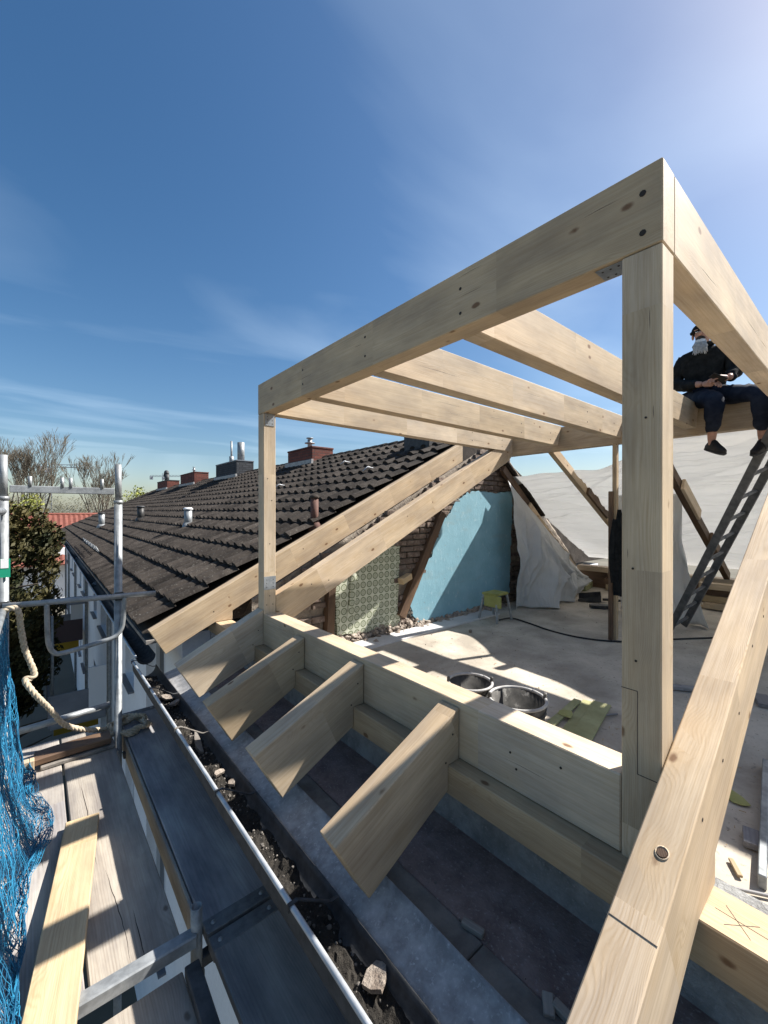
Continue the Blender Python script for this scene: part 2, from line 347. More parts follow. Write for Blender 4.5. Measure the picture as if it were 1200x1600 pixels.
def prism(name, poly, y0, y1, ang, mat, parent=None, bev=0.004):
    """side profile poly in world (x, z), extruded y0..y1; local x runs up the slope ang"""
    p0 = Vector((poly[0][0], y0, poly[0][1])); ca, sa = math.cos(ang), math.sin(ang)
    m = Matrix(((ca, 0, -sa, p0.x), (0, 1, 0, p0.y), (sa, 0, ca, p0.z), (0, 0, 0, 1))); mi = m.inverted()
    bm = bmesh.new()
    vs = [bm.verts.new(mi @ Vector((x, y0, z))) for x, z in poly]
    f = bm.faces.new(vs); r = bmesh.ops.extrude_face_region(bm, geom=[f])
    bmesh.ops.translate(bm, vec=(0, y1 - y0, 0), verts=[g for g in r['geom'] if isinstance(g, bmesh.types.BMVert)])
    if bev: bevel(bm, bev)
    return bmobj(name, bm, mat, parent, mtx=m)
def tube_data(path, r, n=8, caps=True, off=0):
    path = [Vector(p) for p in path]; V = []; F = []
    rs = r if isinstance(r, (list, tuple)) else [r] * len(path)
    pn = None
    for i, p in enumerate(path):
        t = (path[min(i + 1, len(path) - 1)] - path[max(i - 1, 0)])
        if t.length < 1e-9: t = Vector((0, 0, 1))
        t.normalize()
        if pn is None:
            pn = t.orthogonal().normalized()
        else:
            pn = (pn - t * pn.dot(t))
            pn = pn.normalized() if pn.length > 1e-6 else t.orthogonal().normalized()
        q = t.cross(pn)
        for k in range(n):
            a = 2 * math.pi * k / n; V.append(p + (pn * math.cos(a) + q * math.sin(a)) * rs[i])
    for i in range(len(path) - 1):
        for k in range(n):
            F.append((off + i * n + k, off + i * n + (k + 1) % n, off + (i + 1) * n + (k + 1) % n, off + (i + 1) * n + k))
    if caps:
        F.append(tuple(off + k for k in reversed(range(n)))); F.append(tuple(off + (len(path) - 1) * n + k for k in range(n)))
    return V, F
def tube(name, path, r, mat, parent=None, n=10, smooth=True, caps=True):
    V, F = tube_data(path, r, n, caps)
    o = mobj(name, V, F, mat, parent, smooth)
    return o
def hollow(name, a, b, r, t, mat, parent=None, n=16):
    """open-ended steel tube"""
    a = Vector(a); b = Vector(b); V = []; F = []
    for rr in (r, r - t):
        v, _ = tube_data([a, b], rr, n, False); V += v
    for k in range(n):
        k2 = (k + 1) % n
        F += [(k, k2, n + k2, n + k), (2 * n + k2, 2 * n + k, 3 * n + k, 3 * n + k2), (n + k, n + k2, 3 * n + k2, 3 * n + k), (k2, k, 2 * n + k, 2 * n + k2)]
    return mobj(name, V, F, mat, parent, True)
def smoothpath(pts, n=8):
    pts = [Vector(p) for p in pts]; o = []
    for i in range(len(pts) - 1):
        p0 = pts[max(i - 1, 0)]; p1 = pts[i]; p2 = pts[i + 1]; p3 = pts[min(i + 2, len(pts) - 1)]
        for k in range(n):
            t = k / n
            o.append(0.5 * ((2 * p1) + (p2 - p0) * t + (2 * p0 - 5 * p1 + 4 * p2 - p3) * t * t + (3 * p1 - p0 - 3 * p2 + p3) * t ** 3))
    o.append(pts[-1]); return o
def join_tubes(name, tubes, mat, parent=None, n=4, smooth=True):
    V = []; F = []
    for path, r in tubes:
        v, f = tube_data(path, r, n, False, len(V)); V += v; F += f
    return mobj(name, V, F, mat, parent, smooth)
def shard(name, c, size, mat, parent=None, seed=0, flat=0.4):
    rr = random.Random(seed); bm = bmesh.new(); bmesh.ops.create_icosphere(bm, subdivisions=1, radius=1.0)
    for v in bm.verts: v.co = v.co * rr.uniform(0.65, 1.2)
    bmesh.ops.scale(bm, vec=(size, size * rr.uniform(.6, 1), size * flat), verts=bm.verts)
    m = Matrix.Translation(c) @ Matrix.Rotation(rr.uniform(0, 6.28), 4, 'Z') @ Matrix.Rotation(rr.uniform(-.3, .3), 4, 'X')
    return bmobj(name, bm, mat, parent, mtx=m)
def slab_piece(name, c, a, b, t, mat, rz=0, rx=0.0, seed=0, parent=None, ry=0.0):
    """flat broken piece with an uneven outline"""
    rr = random.Random(seed); n = 7; V = []; F = []
    for zz in (0, t):
        for k in range(n):
            an = 2 * math.pi * k / n + 0.3; q = max(abs(math.cos(an)), abs(math.sin(an)))
            rnd_ = random.Random(seed * 31 + k).uniform(.82, 1.08) / q
            V.append((a / 2 * math.cos(an) * rnd_, b / 2 * math.sin(an) * rnd_, zz))
    F = [tuple(reversed(range(n))), tuple(range(n, 2 * n))] + [(k, (k + 1) % n, n + (k + 1) % n, n + k) for k in range(n)]
    m = Matrix.Translation(c) @ Matrix.Rotation(rz, 4, 'Z') @ Matrix.Rotation(rx, 4, 'X') @ Matrix.Rotation(ry, 4, 'Y')
    return mobj(name, V, F, mat, parent, mtx=m)
def disc(name, c, nrm, r, mat, parent, n=10, t=0.003):
    a = Vector(c); nv = Vector(nrm).normalized()
    return tube(name, [a - nv * 0.004, a + nv * t], r, mat, parent, n, smooth=False)
def panel_xz(name, pts, y, t, mat, parent=None, jag=0.0, seed=0, sub=0.06, relief=0.0):
    """sheet of plaster, outline pts in world (x, z), front face at y - t, broken edge"""
    rr = random.Random(seed); out_ = []
    for i in range(len(pts)):
        a = Vector(pts[i]); b = Vector(pts[(i + 1) % len(pts)]); n = max(1, int((b - a).length / sub))
        for k in range(n):
            p = a.lerp(b, k / n)
            if k: p += Vector((rr.uniform(-jag, jag), rr.uniform(-jag, jag)))
            out_.append(p)
    bm = bmesh.new(); vs = [bm.verts.new((p.x, y - t, p.y)) for p in out_]
    f = bm.faces.new(vs); r = bmesh.ops.extrude_face_region(bm, geom=[f])
    nv = [g for g in r['geom'] if isinstance(g, bmesh.types.BMVert)]
    for v in nv: v.co.y = y
    return bmobj(name, bm, mat, parent)

# ---------------------------------------------------------------- the setting
ZF = -1.62                                            # attic floor
GZ = -8.0                                             # courtyard
def quad(name, x0, x1, y0, y1, z, mat):
    return mobj(name, [(x0, y0, z), (x1, y0, z), (x1, y1, z), (x0, y1, z)], [(0, 1, 2, 3)], mat)
tag(quad('ground', -1500, 1500, -1500, 1500, GZ, M['ground']), kind='structure')
# screed floor with a gently uneven face
def grid_sheet(name, x0, x1, y0, y1, nx, ny, zf, mat, parent=None, smooth=True):
    V = []; F = []
    for i in range(nx + 1):
        for j in range(ny + 1):
            x = x0 + (x1 - x0) * i / nx; y = y0 + (y1 - y0) * j / ny; V.append((x, y, zf(x, y)))
    for i in range(nx):
        for j in range(ny):
            a = i * (ny + 1) + j; F.append((a, a + ny + 1, a + ny + 2, a + 1))
    return mobj(name, V, F, mat, parent, smooth)
tag(grid_sheet('attic_floor', 1.70, 9.3, -4.0, 4.34, 60, 60, lambda x, y: ZF + 0.006 * noise.noise(Vector((x * 1.3, y * 1.3, 0))), M['floor']), kind='structure')
# solid storey below the attic
b_ = bar('storey_below', 1.16, 9.3, -6.0, 4.9, GZ - 0.2, ZF - 0.06, M['wall_white'], axis='y', bev=0); tag(b_, kind='structure')
# eaves ledge, layer by layer outwards
EV0, EV1 = -1.2, 4.62
tag(bar('masonry_upstand', 1.655, 1.95, EV0, 4.9, ZF - 0.05, -1.362, M['concrete'], bev=0.006), 'rough grey masonry upstand under the wall plate', 'wall kerb')
tag(bar('tarred_ledge', 1.285, 1.70, EV0, 4.75, ZF - 0.058, ZF + 0.002, M['tar'], bev=0.004), 'dark tarred boarding of the eaves ledge below the rafter tails', 'eaves board')
bt = thing('eaves_batten', (1.22, 1.5, ZF), 'old brown batten along the eaves between zinc sheet and tarred boarding', 'batten')
for i, (a, b) in enumerate([(-1.2, 0.95), (0.958, 2.45), (2.458, 4.0), (4.008, 4.7)]):
    bar('board', 1.175, 1.275 + 0.004 * (i % 2), a, b, ZF - 0.05, ZF + 0.012 - 0.004 * (i % 2), M['strip'], bt, bev=0.004, wob=0.006, seed=i)
# zinc apron with folded edge
zr = thing('zinc_apron', (1.08, 1.5, ZF), 'weathered blue-grey zinc apron sheet dropping into the gutter', 'flashing')
yy = -1.2
for i, L in enumerate((1.7, 1.75, 1.6, 0.82)):
    y0, y1 = yy, yy + L + 0.03; yy += L
    dz = 0.003 * (i % 2)
    prof = [(1.172, ZF + 0.028), (1.165, ZF + 0.034), (1.155, ZF + 0.006), (1.01, ZF - 0.035), (0.992, ZF - 0.042), (0.985, ZF - 0.085)]
    V = []; F = []; n = 16
    for j in range(n + 1):
        y = y0 + (y1 - y0) * j / n
        for k, (x, z) in enumerate(prof):
            V.append((x + 0.004 * noise.noise(Vector((y * 3, k, i))), y, z + dz + 0.004 * noise.noise(Vector((y * 4, x * 9, 3)))))
    m = len(prof)
    for j in range(n):
        for k in range(m - 1): F.append((j * m + k, j * m + k + 1, (j + 1) * m + k + 1, (j + 1) * m + k))
    mobj('sheet', V, F, M['zinc'], zr, True)

def gutter_mesh(y0, y1, cx, cz, r, parent, name, mat, seg=10, ny=1):
    V = []; F = []; t = 0.004
    for y in (y0, y1):
        for rr in (r, r - t):
            for k in range(seg + 1):
                a = math.pi + math.pi * k / seg; V.append((cx + rr * math.cos(a), y, cz + rr * math.sin(a)))
    q = seg + 1
    for k in range(seg):
        F += [(k, k + 1, 2 * q + k + 1, 2 * q + k), (q + k + 1, q + k, 3 * q + k, 3 * q + k + 1), (k + 1, k, q + k, q + k + 1), (2 * q + k, 2 * q + k + 1, 3 * q + k + 1, 3 * q + k)]
    F += [(0, 2 * q, 3 * q, q), (seg, q + seg, 3 * q + seg, 2 * q + seg)]
    return mobj(name, V, F, mat, parent, True)
GX, GZT, GR = 0.880, -1.63, 0.108
gt = thing('roof_gutter', (GX, 1.5, GZT - GR), 'half-round metal roof gutter full of dark silt along the eaves', 'gutter')
gutter_mesh(-1.2, 4.97, GX, GZT, GR, gt, 'trough', M['steel_dark'])
LZ = -1.545
bar('front_upstand', GX - GR - .001, GX - GR + .004, -1.2, 4.97, GZT - .01, LZ, M['steel_dark'], gt, bev=0)  # front made taller than the trough so its lip shades the scaffold deck
pts = [(GX - GR - 0.004, -1.2 + 6.2 * k / 40, LZ + 0.004 * noise.noise(Vector((k * .4, 0, 5)))) for k in range(41)]
tube('bead', pts, 0.0115, M['gutter'], gt, 10)
for k in range(6):
    y = 0.62 + k * 0.86
    V, F = [], []
    path = [(GX - GR - 0.020, y, LZ - 0.012), (GX - GR - 0.019, y, LZ + 0.014), (GX - GR + 0.02, y, LZ + 0.015), (GX + GR * .6, y, GZT + 0.0), (GX + GR, y, GZT - .002)]
    bm = bmesh.new()
    for a, b in zip(path[:-1], path[1:]):
        a = Vector(a); b = Vector(b); d = (b - a).normalized(); nn = Vector((-d.z, 0, d.x)) * 0.002
        vs = [bm.verts.new(p + q + Vector((0, s_, 0))) for p in (a, b) for q in (nn, -nn) for s_ in (-0.008, 0.008)]
        for f in ((0, 1, 3, 2), (4, 6, 7, 5), (0, 4, 5, 1), (2, 3, 7, 6), (0, 2, 6, 4), (1, 5, 7, 3)): bm.faces.new([vs[i] for i in f])
    bmobj('bracket', bm, M['steel_dark'] if k % 3 else M['strip'], gt)
# silt in the gutter: clumpy surface plus crumbs
def silt(x, y):
    return GZT - 0.072 + 0.03 * noise.noise(Vector((x * 14, y * 9, 1))) + 0.016 * noise.noise(Vector((x * 50, y * 40, 2)))
so = grid_sheet('gutter_silt', GX - 0.07, GX + 0.075, -1.1, 4.85, 10, 330, silt, M['soil'], None, False); tag(so, 'dark silt and moss lying in the gutter', 'silt', kind='stuff')
rr = random.Random(4)
bm = bmesh.new()
for i in range(520):
    y = rr.uniform(-0.4, 4.8); x = GX + rr.uniform(-0.06, 0.07); sz = rr.choice((.003, .004, .005, .006, .008, .012))
    r_ = bmesh.ops.create_icosphere(bm, subdivisions=1, radius=sz * rr.uniform(.6, 1))
    for v in r_['verts']: v.co *= rr.uniform(.6, 1.2)
    bmesh.ops.translate(bm, vec=(x, y, silt(x, y) + sz * .3), verts=r_['verts'])
tag(bmobj('gutter_crumbs', bm, M['strip']), 'small stones and crumbs scattered in the gutter silt', 'crumbs', kind='stuff')
for i, (x, y, a, b, rz, lab) in enumerate([(0.935, 1.16, .10, .085, .6, 'large square pale plaster chip in the gutter, nearest the camera'),
        (0.93, 2.58, .055, .04, 1.1, 'pale plaster chip in the gutter beside the third bracket'), (0.90, 2.72, .065, .04, .2, 'grey plaster chip leaning behind another chip in the gutter'),
        (0.93, 3.95, .12, .07, .9, 'larger pale plaster chip in the gutter near its far end'), (0.915, 4.15, .14, .07, 1.9, 'long broken tile piece standing in the far gutter'), (0.905, 3.2, .30, .045, 1.4, 'long dark wood splinter lying along the gutter')]):
    tag(slab_piece('plaster_chip' if i < 5 else 'wood_splinter', (x, y, silt(x, y) + 0.012), a, b, 0.016, M['rubble'] if i in (0, 1, 2, 3) else M['chip'] if i < 4 else (M['rubble'] if i == 4 else M['strip']), rz, 0.25 * (i % 3 - 1), i + 3), lab, 'chip' if i < 5 else 'splinter')

# ================================================================ new timber frame
W = M['wood']
XF, XB = 1.60, 1.72
def screws(par, pts, nrm, r=0.0055):
    for p in pts: disc('screw', p, nrm, r, M['screw'], par, 8, 0.0015)
def holes_plate(name, verts_faces, par): pass
def bracket(par, origin, ax, ay, w_, l1, l2):
    """perforated angle plate: leg l1 along ax, leg l2 along ay, width w_ along the third axis"""
    o = Vector(origin); ax = Vector(ax); ay = Vector(ay); az = ax.cross(ay).normalized(); t = 0.003
    bm = bmesh.new()
    def box(p, dx_, dy_, dz_):
        vs = [bm.verts.new(p + ax * (dx_[i]) + ay * dy_[j] + az * dz_[k]) for i in (0, 1) for j in (0, 1) for k in (0, 1)]
        for f in ((0, 1, 3, 2), (4, 6, 7, 5), (0, 4, 5, 1), (2, 3, 7, 6), (0, 2, 6, 4), (1, 5, 7, 3)): bm.faces.new([vs[q] for q in f])
    h = w_ / 2
    if l1: box(o, (0, l1), (0.0005, t), (-h, h))
    if l2: box(o, (0.0005, t), (t if l1 else 0, l2), (-h, h))
    b = bmobj('bracket', bm, M['plate'], par)
    for k in range(3):
        for s_ in (-.55, .55):
            if l1: disc('nail_hole', o + ax * (l1 * (0.25 + .28 * k)) + ay * t + az * (h * s_), ay, 0.0042, M['screw'], b, 6, 0.0012)
            if l2: disc('nail_hole', o + ay * (l2 * (0.25 + .28 * k)) + ax * t + az * (h * s_), ax, 0.0042, M['screw'], b, 6, 0.0012)
    return b
def checks(par, n, f, seed):
    rj = random.Random(seed)
    for q in range(n):
        a = rj.random(); b = rj.random(); ln = rj.uniform(.12, .5)
        tube('drying_check', [f(a + ln * k / 12 * .3, b + .003 * math.sin(k * .9 + q)) for k in range(13)], [.0002 + .0010 * math.sin(math.pi * k / 12) for k in range(13)], M['screw'], par, 5)
hd = bar('header_beam', XF, XB, 0.47, 3.75, 0.90, 1.18, W, axis='y')
tag(hd, 'long pale spruce header beam carried by the two posts', 'beam')
screws(hd, [(XF, 0.53, 1.09), (XF, 0.53, 0.955)], (-1, 0, 0), 0.011)
screws(hd, [(XF, 1.33, 1.09), (XF, 1.33, 0.97), (XF, 2.1, 1.1), (XF, 2.1, 0.98), (XF, 2.9, 1.1), (XF, 2.9, .99)], (-1, 0, 0), 0.008)
checks(hd, 5, lambda a, b: (XF + .0006, .55 + a * 2.6, .93 + b * .22), 3)
bracket(hd, (XF + 0.06, 0.595, 0.899), (0, 1, 0), (0, 0, -1), 0.09, 0.10, 0.0)
pr = bar('post', XF + .001, XB - .001, 0.472, 0.597, -1.24, 0.897, W, axis='z'); tag(pr, 'near square timber post at the open corner of the dormer frame', 'post')
screws(pr, [(XF, .55, -.52), (XF, .52, .32), (XF, .56, -.2)], (-1, 0, 0), 0.004)
bracket(pr, (XF + 0.06, 0.598, 0.896), (0, 1, 0), (0, 0, -1), 0.09, 0.0, 0.11)
# scribed joint lines on the near post (saw kerfs of the lap)
bar('saw_line', XF - 0.0006, XF + 0.002, 0.545, 0.597, -0.625, -0.6232, M['pencil'], pr, bev=0)
bar('saw_line', XF - 0.0006, XF + 0.002, 0.544, 0.5455, -0.91, -0.625, M['pencil'], pr, bev=0)
bar('saw_line', XF - 0.0006, XF + 0.002, 0.474, 0.545, -0.912, -0.91, M['pencil'], pr, bev=0)
pl = bar('post', XF + .001, XB - .001, 3.628, 3.748, -1.218, 0.897, W, axis='z'); tag(pl, 'far slender timber post at the left end of the header beam', 'post')
bracket(pl, (XF + 0.06, 3.627, 0.896), (0, -1, 0), (0, 0, -1), 0.09, 0.0, 0.11)
bracket(pl, (XF + 0.06, 3.627, -0.60), (0, -1, 0), (0, 0, -1), 0.115, 0.0, 0.12)
screws(pl, [(1.64, 3.628, .3), (1.68, 3.628, .1), (1.66, 3.628, -.3), (1.63, 3.628, -.86), (1.69, 3.628, -.86), (1.66, 3.628, -.78)], (0, -1, 0), 0.005)
sl = bar('sill_beam', XF + .002, XB + .03, 0.600, 3.625, -1.218, -0.94, W, axis='y'); tag(sl, 'deep pale sill beam on edge between the two posts', 'beam')
screws(sl, [(XF + .001, .82, -1.02), (XF + .001, 1.05, -1.06), (XF + .001, 1.02, -1.12)], (-1, 0, 0), 0.005)
checks(sl, 3, lambda a, b: (XF + .0026, .75 + a * 2.2, -1.2 + b * .22), 5); checks(sl, 3, lambda a, b: (XF + .01 + b * .12, .7 + a * 2.4, -.9405), 6); checks(pr, 3, lambda a, b: (XF + .0016, .49 + b * .09, -.4 + a * 1.0), 8)
pt = bar('wall_plate', 1.52, 1.70, -1.1, 4.95, -1.36, -1.2205, M['wood_warm'], axis='y'); tag(pt, 'low wall plate lying on the masonry under sill beam and rafters', 'wall plate')
# pencil cross on the plate at the right
for a, b in (((1.56, .30), (1.63, .23)), ((1.56, .24), (1.64, .31)), ((1.60, .20), (1.605, .33))):
    beam('pencil_stroke', (a[0], a[1], -1.2203), (b[0], b[1], -1.2203), 0.0018, 0.0008, M['pencil'], pt, 0)
# rafter tails
TA = math.atan(0.46)
tail = [(1.597, -0.965), (1.597, -1.2185), (1.519, -1.2185), (1.519, -1.337), (1.04, -1.575), (0.875, -1.288)]
for y, lab, dzz in ((1.335, 'nearest rafter tail projecting from the sill beam, with coarse open grain', 0), (2.11, 'second rafter tail from the near post, butting the sill beam', 0), (2.87, 'third rafter tail from the near post, butting the sill beam', -.012), (3.63, 'rafter tail in front of the far post, half in shadow', .03)):
    tp = [(x, z + (dzz if i in (0, 4, 5) else 0)) for i, (x, z) in enumerate(tail)]
    if y > 3.5: tp[0] = (1.598, -0.90)
    t_ = prism('rafter_tail', list(reversed(tp)), y, y + 0.12, TA, M['wood'] if y > 1.4 else M['wood_warm']); tag(t_, lab, 'rafter tail', 'rafter tails along the sill')
    screws(t_, [(1.55, y, -1.08), (1.50, y, -1.20)], (0, -1, 0), 0.005)
# rafters
RA = math.atan(0.495)
def rz_(x): return 0.495 * (x - 1.7) - 0.80
VD = 0.322
nr = prism('rafter', [(1.752, rz_(1.752) - VD), (5.50, rz_(5.50) - VD), (5.60, 0.86), (5.60, rz_(5.60)), (1.722, rz_(1.722)), (1.722, -0.936), (1.752, -0.936)], 3.63, 3.75, RA, M['wood_warm'])
tag(nr, 'long sloping rafter rising from behind the far post to the ridge purlin', 'rafter', 'sloping rafters')
screws(nr, [(2.1, 3.63, rz_(2.1) - .12), (2.3, 3.63, rz_(2.3) - .2), (3.4, 3.63, rz_(3.4) - .1)], (0, -1, 0), .006)
fe = 0.877
fr = prism('rafter', [(fe, rz_(fe)), (fe + .145, rz_(fe) - .255), (1.36, rz_(1.36) - VD), (1.52, -1.216), (1.705, -1.216), (1.705, rz_(1.705) - VD), (5.72, rz_(5.72) - VD), (5.72, rz_(5.72))], 4.70, 4.82, RA, M['wood_warm'])
tag(fr, 'outermost sloping rafter beside the tiled roof, its foot reaching the gutter', 'rafter', 'sloping rafters')
screws(fr, [(1.5, 4.7, rz_(1.5) - .2), (2.6, 4.7, rz_(2.6) - .12)], (0, -1, 0), .007)
nf = 0.35
ri = prism('rafter', [(nf, rz_(nf)), (nf + .15, rz_(nf) - .27), (1.36, rz_(1.36) - VD), (1.515, -1.2175), (1.705, -1.2175), (1.705, rz_(1.705) - VD), (5.60, rz_(5.60) - VD), (5.60, rz_(5.60))], 0.35, 0.468, RA, M['wood_warm'])
tag(ri, 'thick rafter climbing through the lower right foreground beside the near post', 'rafter', 'sloping rafters')
screws(ri, [(1.55 + .25 * k, .35, rz_(1.55 + .25 * k) - .06 - .04 * (k % 3)) for k in range(7)], (0, -1, 0), .006)
kx = 1.36
V, F = tube_data([Vector((kx, .405, rz_(kx) + .002)), Vector((kx, .405, rz_(kx) + .006))], .02, 14, True)
k_ = tube('knot', [Vector((1.36, .400, rz_(1.36) - .002)), Vector((1.36 - .003, .400, rz_(1.36) + .004))], [.015, .012], M['wood_old'], ri, 14, False)
tube('knot_rim', [Vector((1.36 + .016 * math.cos(a), .400 + .016 * math.sin(a), rz_(1.36 + .016 * math.cos(a)) + .0015)) for a in [2 * math.pi * q / 16 for q in range(17)]], .0022, W, ri, 5)
# scribe line across the near rafter
beam('saw_line', (1.165, .352, rz_(1.165) + .0006), (1.165, .466, rz_(1.165) + .0006), .0022, .0012, M['pencil'], ri, 0)
# joists
for y, lab in ((0.47, 'level joist leaving the near post corner towards the upper right'), (1.30, 'level joist butting the header, second from the near corner'), (2.06, 'middle one of the five level joists behind the header'), (2.86, 'fourth level joist from the near corner, next to the last'), (3.615, 'farthest and lowest-looking level joist, above the two long rafters')):
    e0, e1 = (5.50, 5.595)
    j_ = prism('joist', [(XB + .001, 0.90), (e0, 0.90), (e1, 1.178), (XB + .001, 1.178)], y, y + 0.115, 0.0, W); tag(j_, lab, 'joist', 'level joists between header and purlin')
    rj = random.Random(int(y * 100))
    for q in range(3):                                    # drying checks
        xs = rj.uniform(1.9, 4.6); zs = rj.uniform(.96, 1.12); ln = rj.uniform(.25, .8); sl_ = rj.uniform(-.03, .03)
        tube('drying_check', [(xs + ln * k / 12, y + .0006, zs + sl_ * .4 * k / 12 + .0008 * math.sin(k * 1.3 + q)) for k in range(13)], [.0002 + .0011 * math.sin(math.pi * k / 12) for k in range(13)], M['screw'], j_, 5)
    if y > 2: screws(j_, [(5.3, y, .96), (5.3, y, 1.05), (4.6, y, .97), (4.6, y, 1.08)], (0, -1, 0), .007)
pu = bar('ridge_purlin', 5.60, 5.74, -1.6, 3.80, 0.85, 1.168, M['wood_warm'], axis='y'); tag(pu, 'ridge purlin at the back on which the man sits', 'beam')
# temporary prop under the purlin
pp = thing('prop', (5.62, 2.15, ZF), 'thin temporary prop of two nailed laths under the purlin', 'prop')
beam('lath', (5.62, 2.17, ZF), (5.63, 2.17, 0.849), 0.07, 0.05, M['wood_warm'], pp, roll=(0, 1, 0)); beam('lath', (5.57, 2.20, ZF), (5.57, 2.20, 0.25), 0.06, 0.045, M['wood_old'], pp, roll=(0, 1, 0))
# rear rafters with spliced offcuts
def rear(y, x0, z0, x1, z1, lab, mat, splices):
    o = thing('rear_rafter', (x0, y, z0), lab, 'rafter', 'old rear rafters')
    d = Vector((x1 - x0, 0, z1 - z0)); n_ = Vector((-d.z, 0, d.x)).normalized()
    beam('rafter_timber', (x0, y, z0), (x1, y, z1), 0.08, 0.13, mat, o, wob=.004, seed=int(y * 9))
    for a, b, s_ in splices:
        A = Vector((x0, y - 0.062, z0)) + d * a; B = Vector((x0, y - 0.062, z0)) + d * b
        beam('splice_board', A, B, 0.04, 0.15, s_, o)
rear(3.08, 5.74, 0.90, 9.15, -0.95, 'old rear rafter left of the prop with nailed splice boards', M['wood_warm'], [(.30, .52, M['wood_old']), (.55, .9, M['wood_warm'])])
rear(1.72, 5.74, 0.72, 9.15, -1.12, 'old rear rafter behind the ladder with dark splices', M['wood_old'], [(.2, .42, M['wood_warm']), (.6, .75, M['wood_old'])])
rear(0.2, 5.74, 0.72, 9.15, -1.12, 'rear rafter beyond the right picture edge', M['wood_old'], [])
rk = thing('gable_rake', (6.2, 4.1, .6), 'sloping rake of the old rear roof with light splice boards at the blue wall', 'roof edge')
beam('rake_timber', (6.05, 4.12, .72), (8.62, 4.12, -1.28), .07, .12, M['wood_old'], rk)
beam('splice_board', (6.75, 4.05, .10), (7.55, 4.05, -.52), .04, .15, M['wood_warm'], rk); beam('splice_board', (7.95, 4.05, -.78), (8.6, 4.05, -1.30), .04, .15, M['wood_warm'], rk)
for k in range(5):
    a = .04 + k * .09; p = Vector((6.05, 4.16, .83)).lerp(Vector((8.62, 4.16, -1.17)), a)
    beam('rake_tile', p + Vector((-.12, 0, .13)), p + Vector((.2, 0, -.115)), .26, .035, M['tile'], rk)
# knee wall at the rear eaves
kw = thing('rear_knee_wall', (9.2, 2, ZF), 'low knee wall of old timber at the rear eaves', 'wall')
bar('wall_core', 9.16, 9.35, -2.5, 4.3, ZF, -1.28, M['wood_old'], kw, axis='y'); bar('top_plate', 9.10, 9.36, -2.5, 4.3, -1.279, -1.17, M['wood_warm'], kw, axis='y')
# ================================================================ party wall with blue plaster and wallpaper
WY = 4.25
def wtop(x):
    return min(0.495 * x - 1.79, 1.22 - 0.80 * (x - 6.08))
pw = thing('party_wall', (4.5, WY, ZF), 'broken-open brick party wall with patches of old plaster and wallpaper', 'wall')
V = []; F = []; nx, nz_ = 90, 34
for i in range(nx + 1):
    x = 1.75 + (9.0 - 1.75) * i / nx; zt = wtop(x)
    zb = ZF - 0.05
    for j in range(nz_ + 1):
        z = zb + (max(zt, zb + .02) - zb) * j / nz_
        V.append((x, WY + 0.02 + 0.022 * noise.noise(Vector((x * 7, z * 9, 0))) + 0.014 * noise.noise(Vector((x * 23, z * 29, 4))), z))
n0 = len(V)
for i in range(nx + 1):
    x = 1.75 + (9.0 - 1.75) * i / nx; V.append((x, WY + 0.42, max(wtop(x) - .38, ZF - .1)))
for i in range(nx):
    for j in range(nz_):
        a = i * (nz_ + 1) + j; F.append((a, a + nz_ + 1, a + nz_ + 2, a + 1))
    F.append((i * (nz_ + 1) + nz_, (i + 1) * (nz_ + 1) + nz_, n0 + i + 1, n0 + i))
mobj('wall_core', V, F, M['mortar'], pw, True)
def inside(p, poly):
    c = False; n = len(poly)
    for i in range(n):
        a = poly[i]; b = poly[(i + 1) % n]
        if (a[1] > p[1]) != (b[1] > p[1]) and p[0] < (b[0] - a[0]) * (p[1] - a[1]) / (b[1] - a[1] + 1e-12) + a[0]: c = not c
    return c
zz8 = [(525, 840), (545, 905), (570, 950), (612, 940), (740, 915), (870, 885), (930, 845), (985, 830), (1060, 780), (1072, 400), (1078, 175), (1030, 190), (940, 178), (860, 180), (830, 215), (790, 240), (765, 300), (740, 330), (700, 370), (695, 420), (672, 470), (655, 560), (600, 610), (590, 690), (560, 760), (535, 820)]
blue = [(lambda q: (q.x, q.z))(P(500 + a * .26667, 720 + b * .26667, Y=WY - .03)) for a, b in zz8]
blue = [(x + (0.25 if a[0] > 1040 else 0), z) for (x, z), a in zip(blue, zz8)]
pb = panel_xz('blue_plaster', blue, WY + .03, .065, M['blue'], pw, jag=.018, seed=5, sub=.05); tag(pb, 'pale blue painted plaster patch')
# ragged cream edge of the plaster
edge = [P(500 + a * .26667, 720 + b * .26667, Y=WY - .02) for a, b in zz8[13:] + zz8[:5]]
rr = random.Random(8); V = []; F = []
bm = bmesh.new()
for a, b in zip(edge[:-1], edge[1:]):
    n = max(1, int((b - a).length / .022))
    for k in range(n):
        p = a.lerp(b, k / n) + Vector((rr.uniform(-.035, .008), rr.uniform(0, .03), rr.uniform(-.012, .012)))
        r_ = bmesh.ops.create_icosphere(bm, subdivisions=1, radius=rr.uniform(.012, .026))
        for v in r_['verts']: v.co *= rr.uniform(.7, 1.25)
        bmesh.ops.translate(bm, vec=p, verts=r_['verts'])
tag(bmobj('plaster_edge', bm, M['chip'], pw), kind='stuff')
zw = [(88, 745), (95, 900), (100, 1020), (210, 1012), (330, 985), (455, 962), (470, 940), (455, 830), (462, 700), (468, 500), (440, 470), (400, 440), (250, 560), (150, 690)]
pap = [(lambda q: (q.x, q.z))(P(500 + a * .26667, 720 + b * .26667, Y=WY - .03)) for a, b in zw]
pwp = panel_xz('wallpapered_plaster', pap, WY + .03, .06, M['paper'], pw, jag=.012, seed=9, sub=.05); tag(pwp, 'green wallpaper printed with rows of ringed discs')
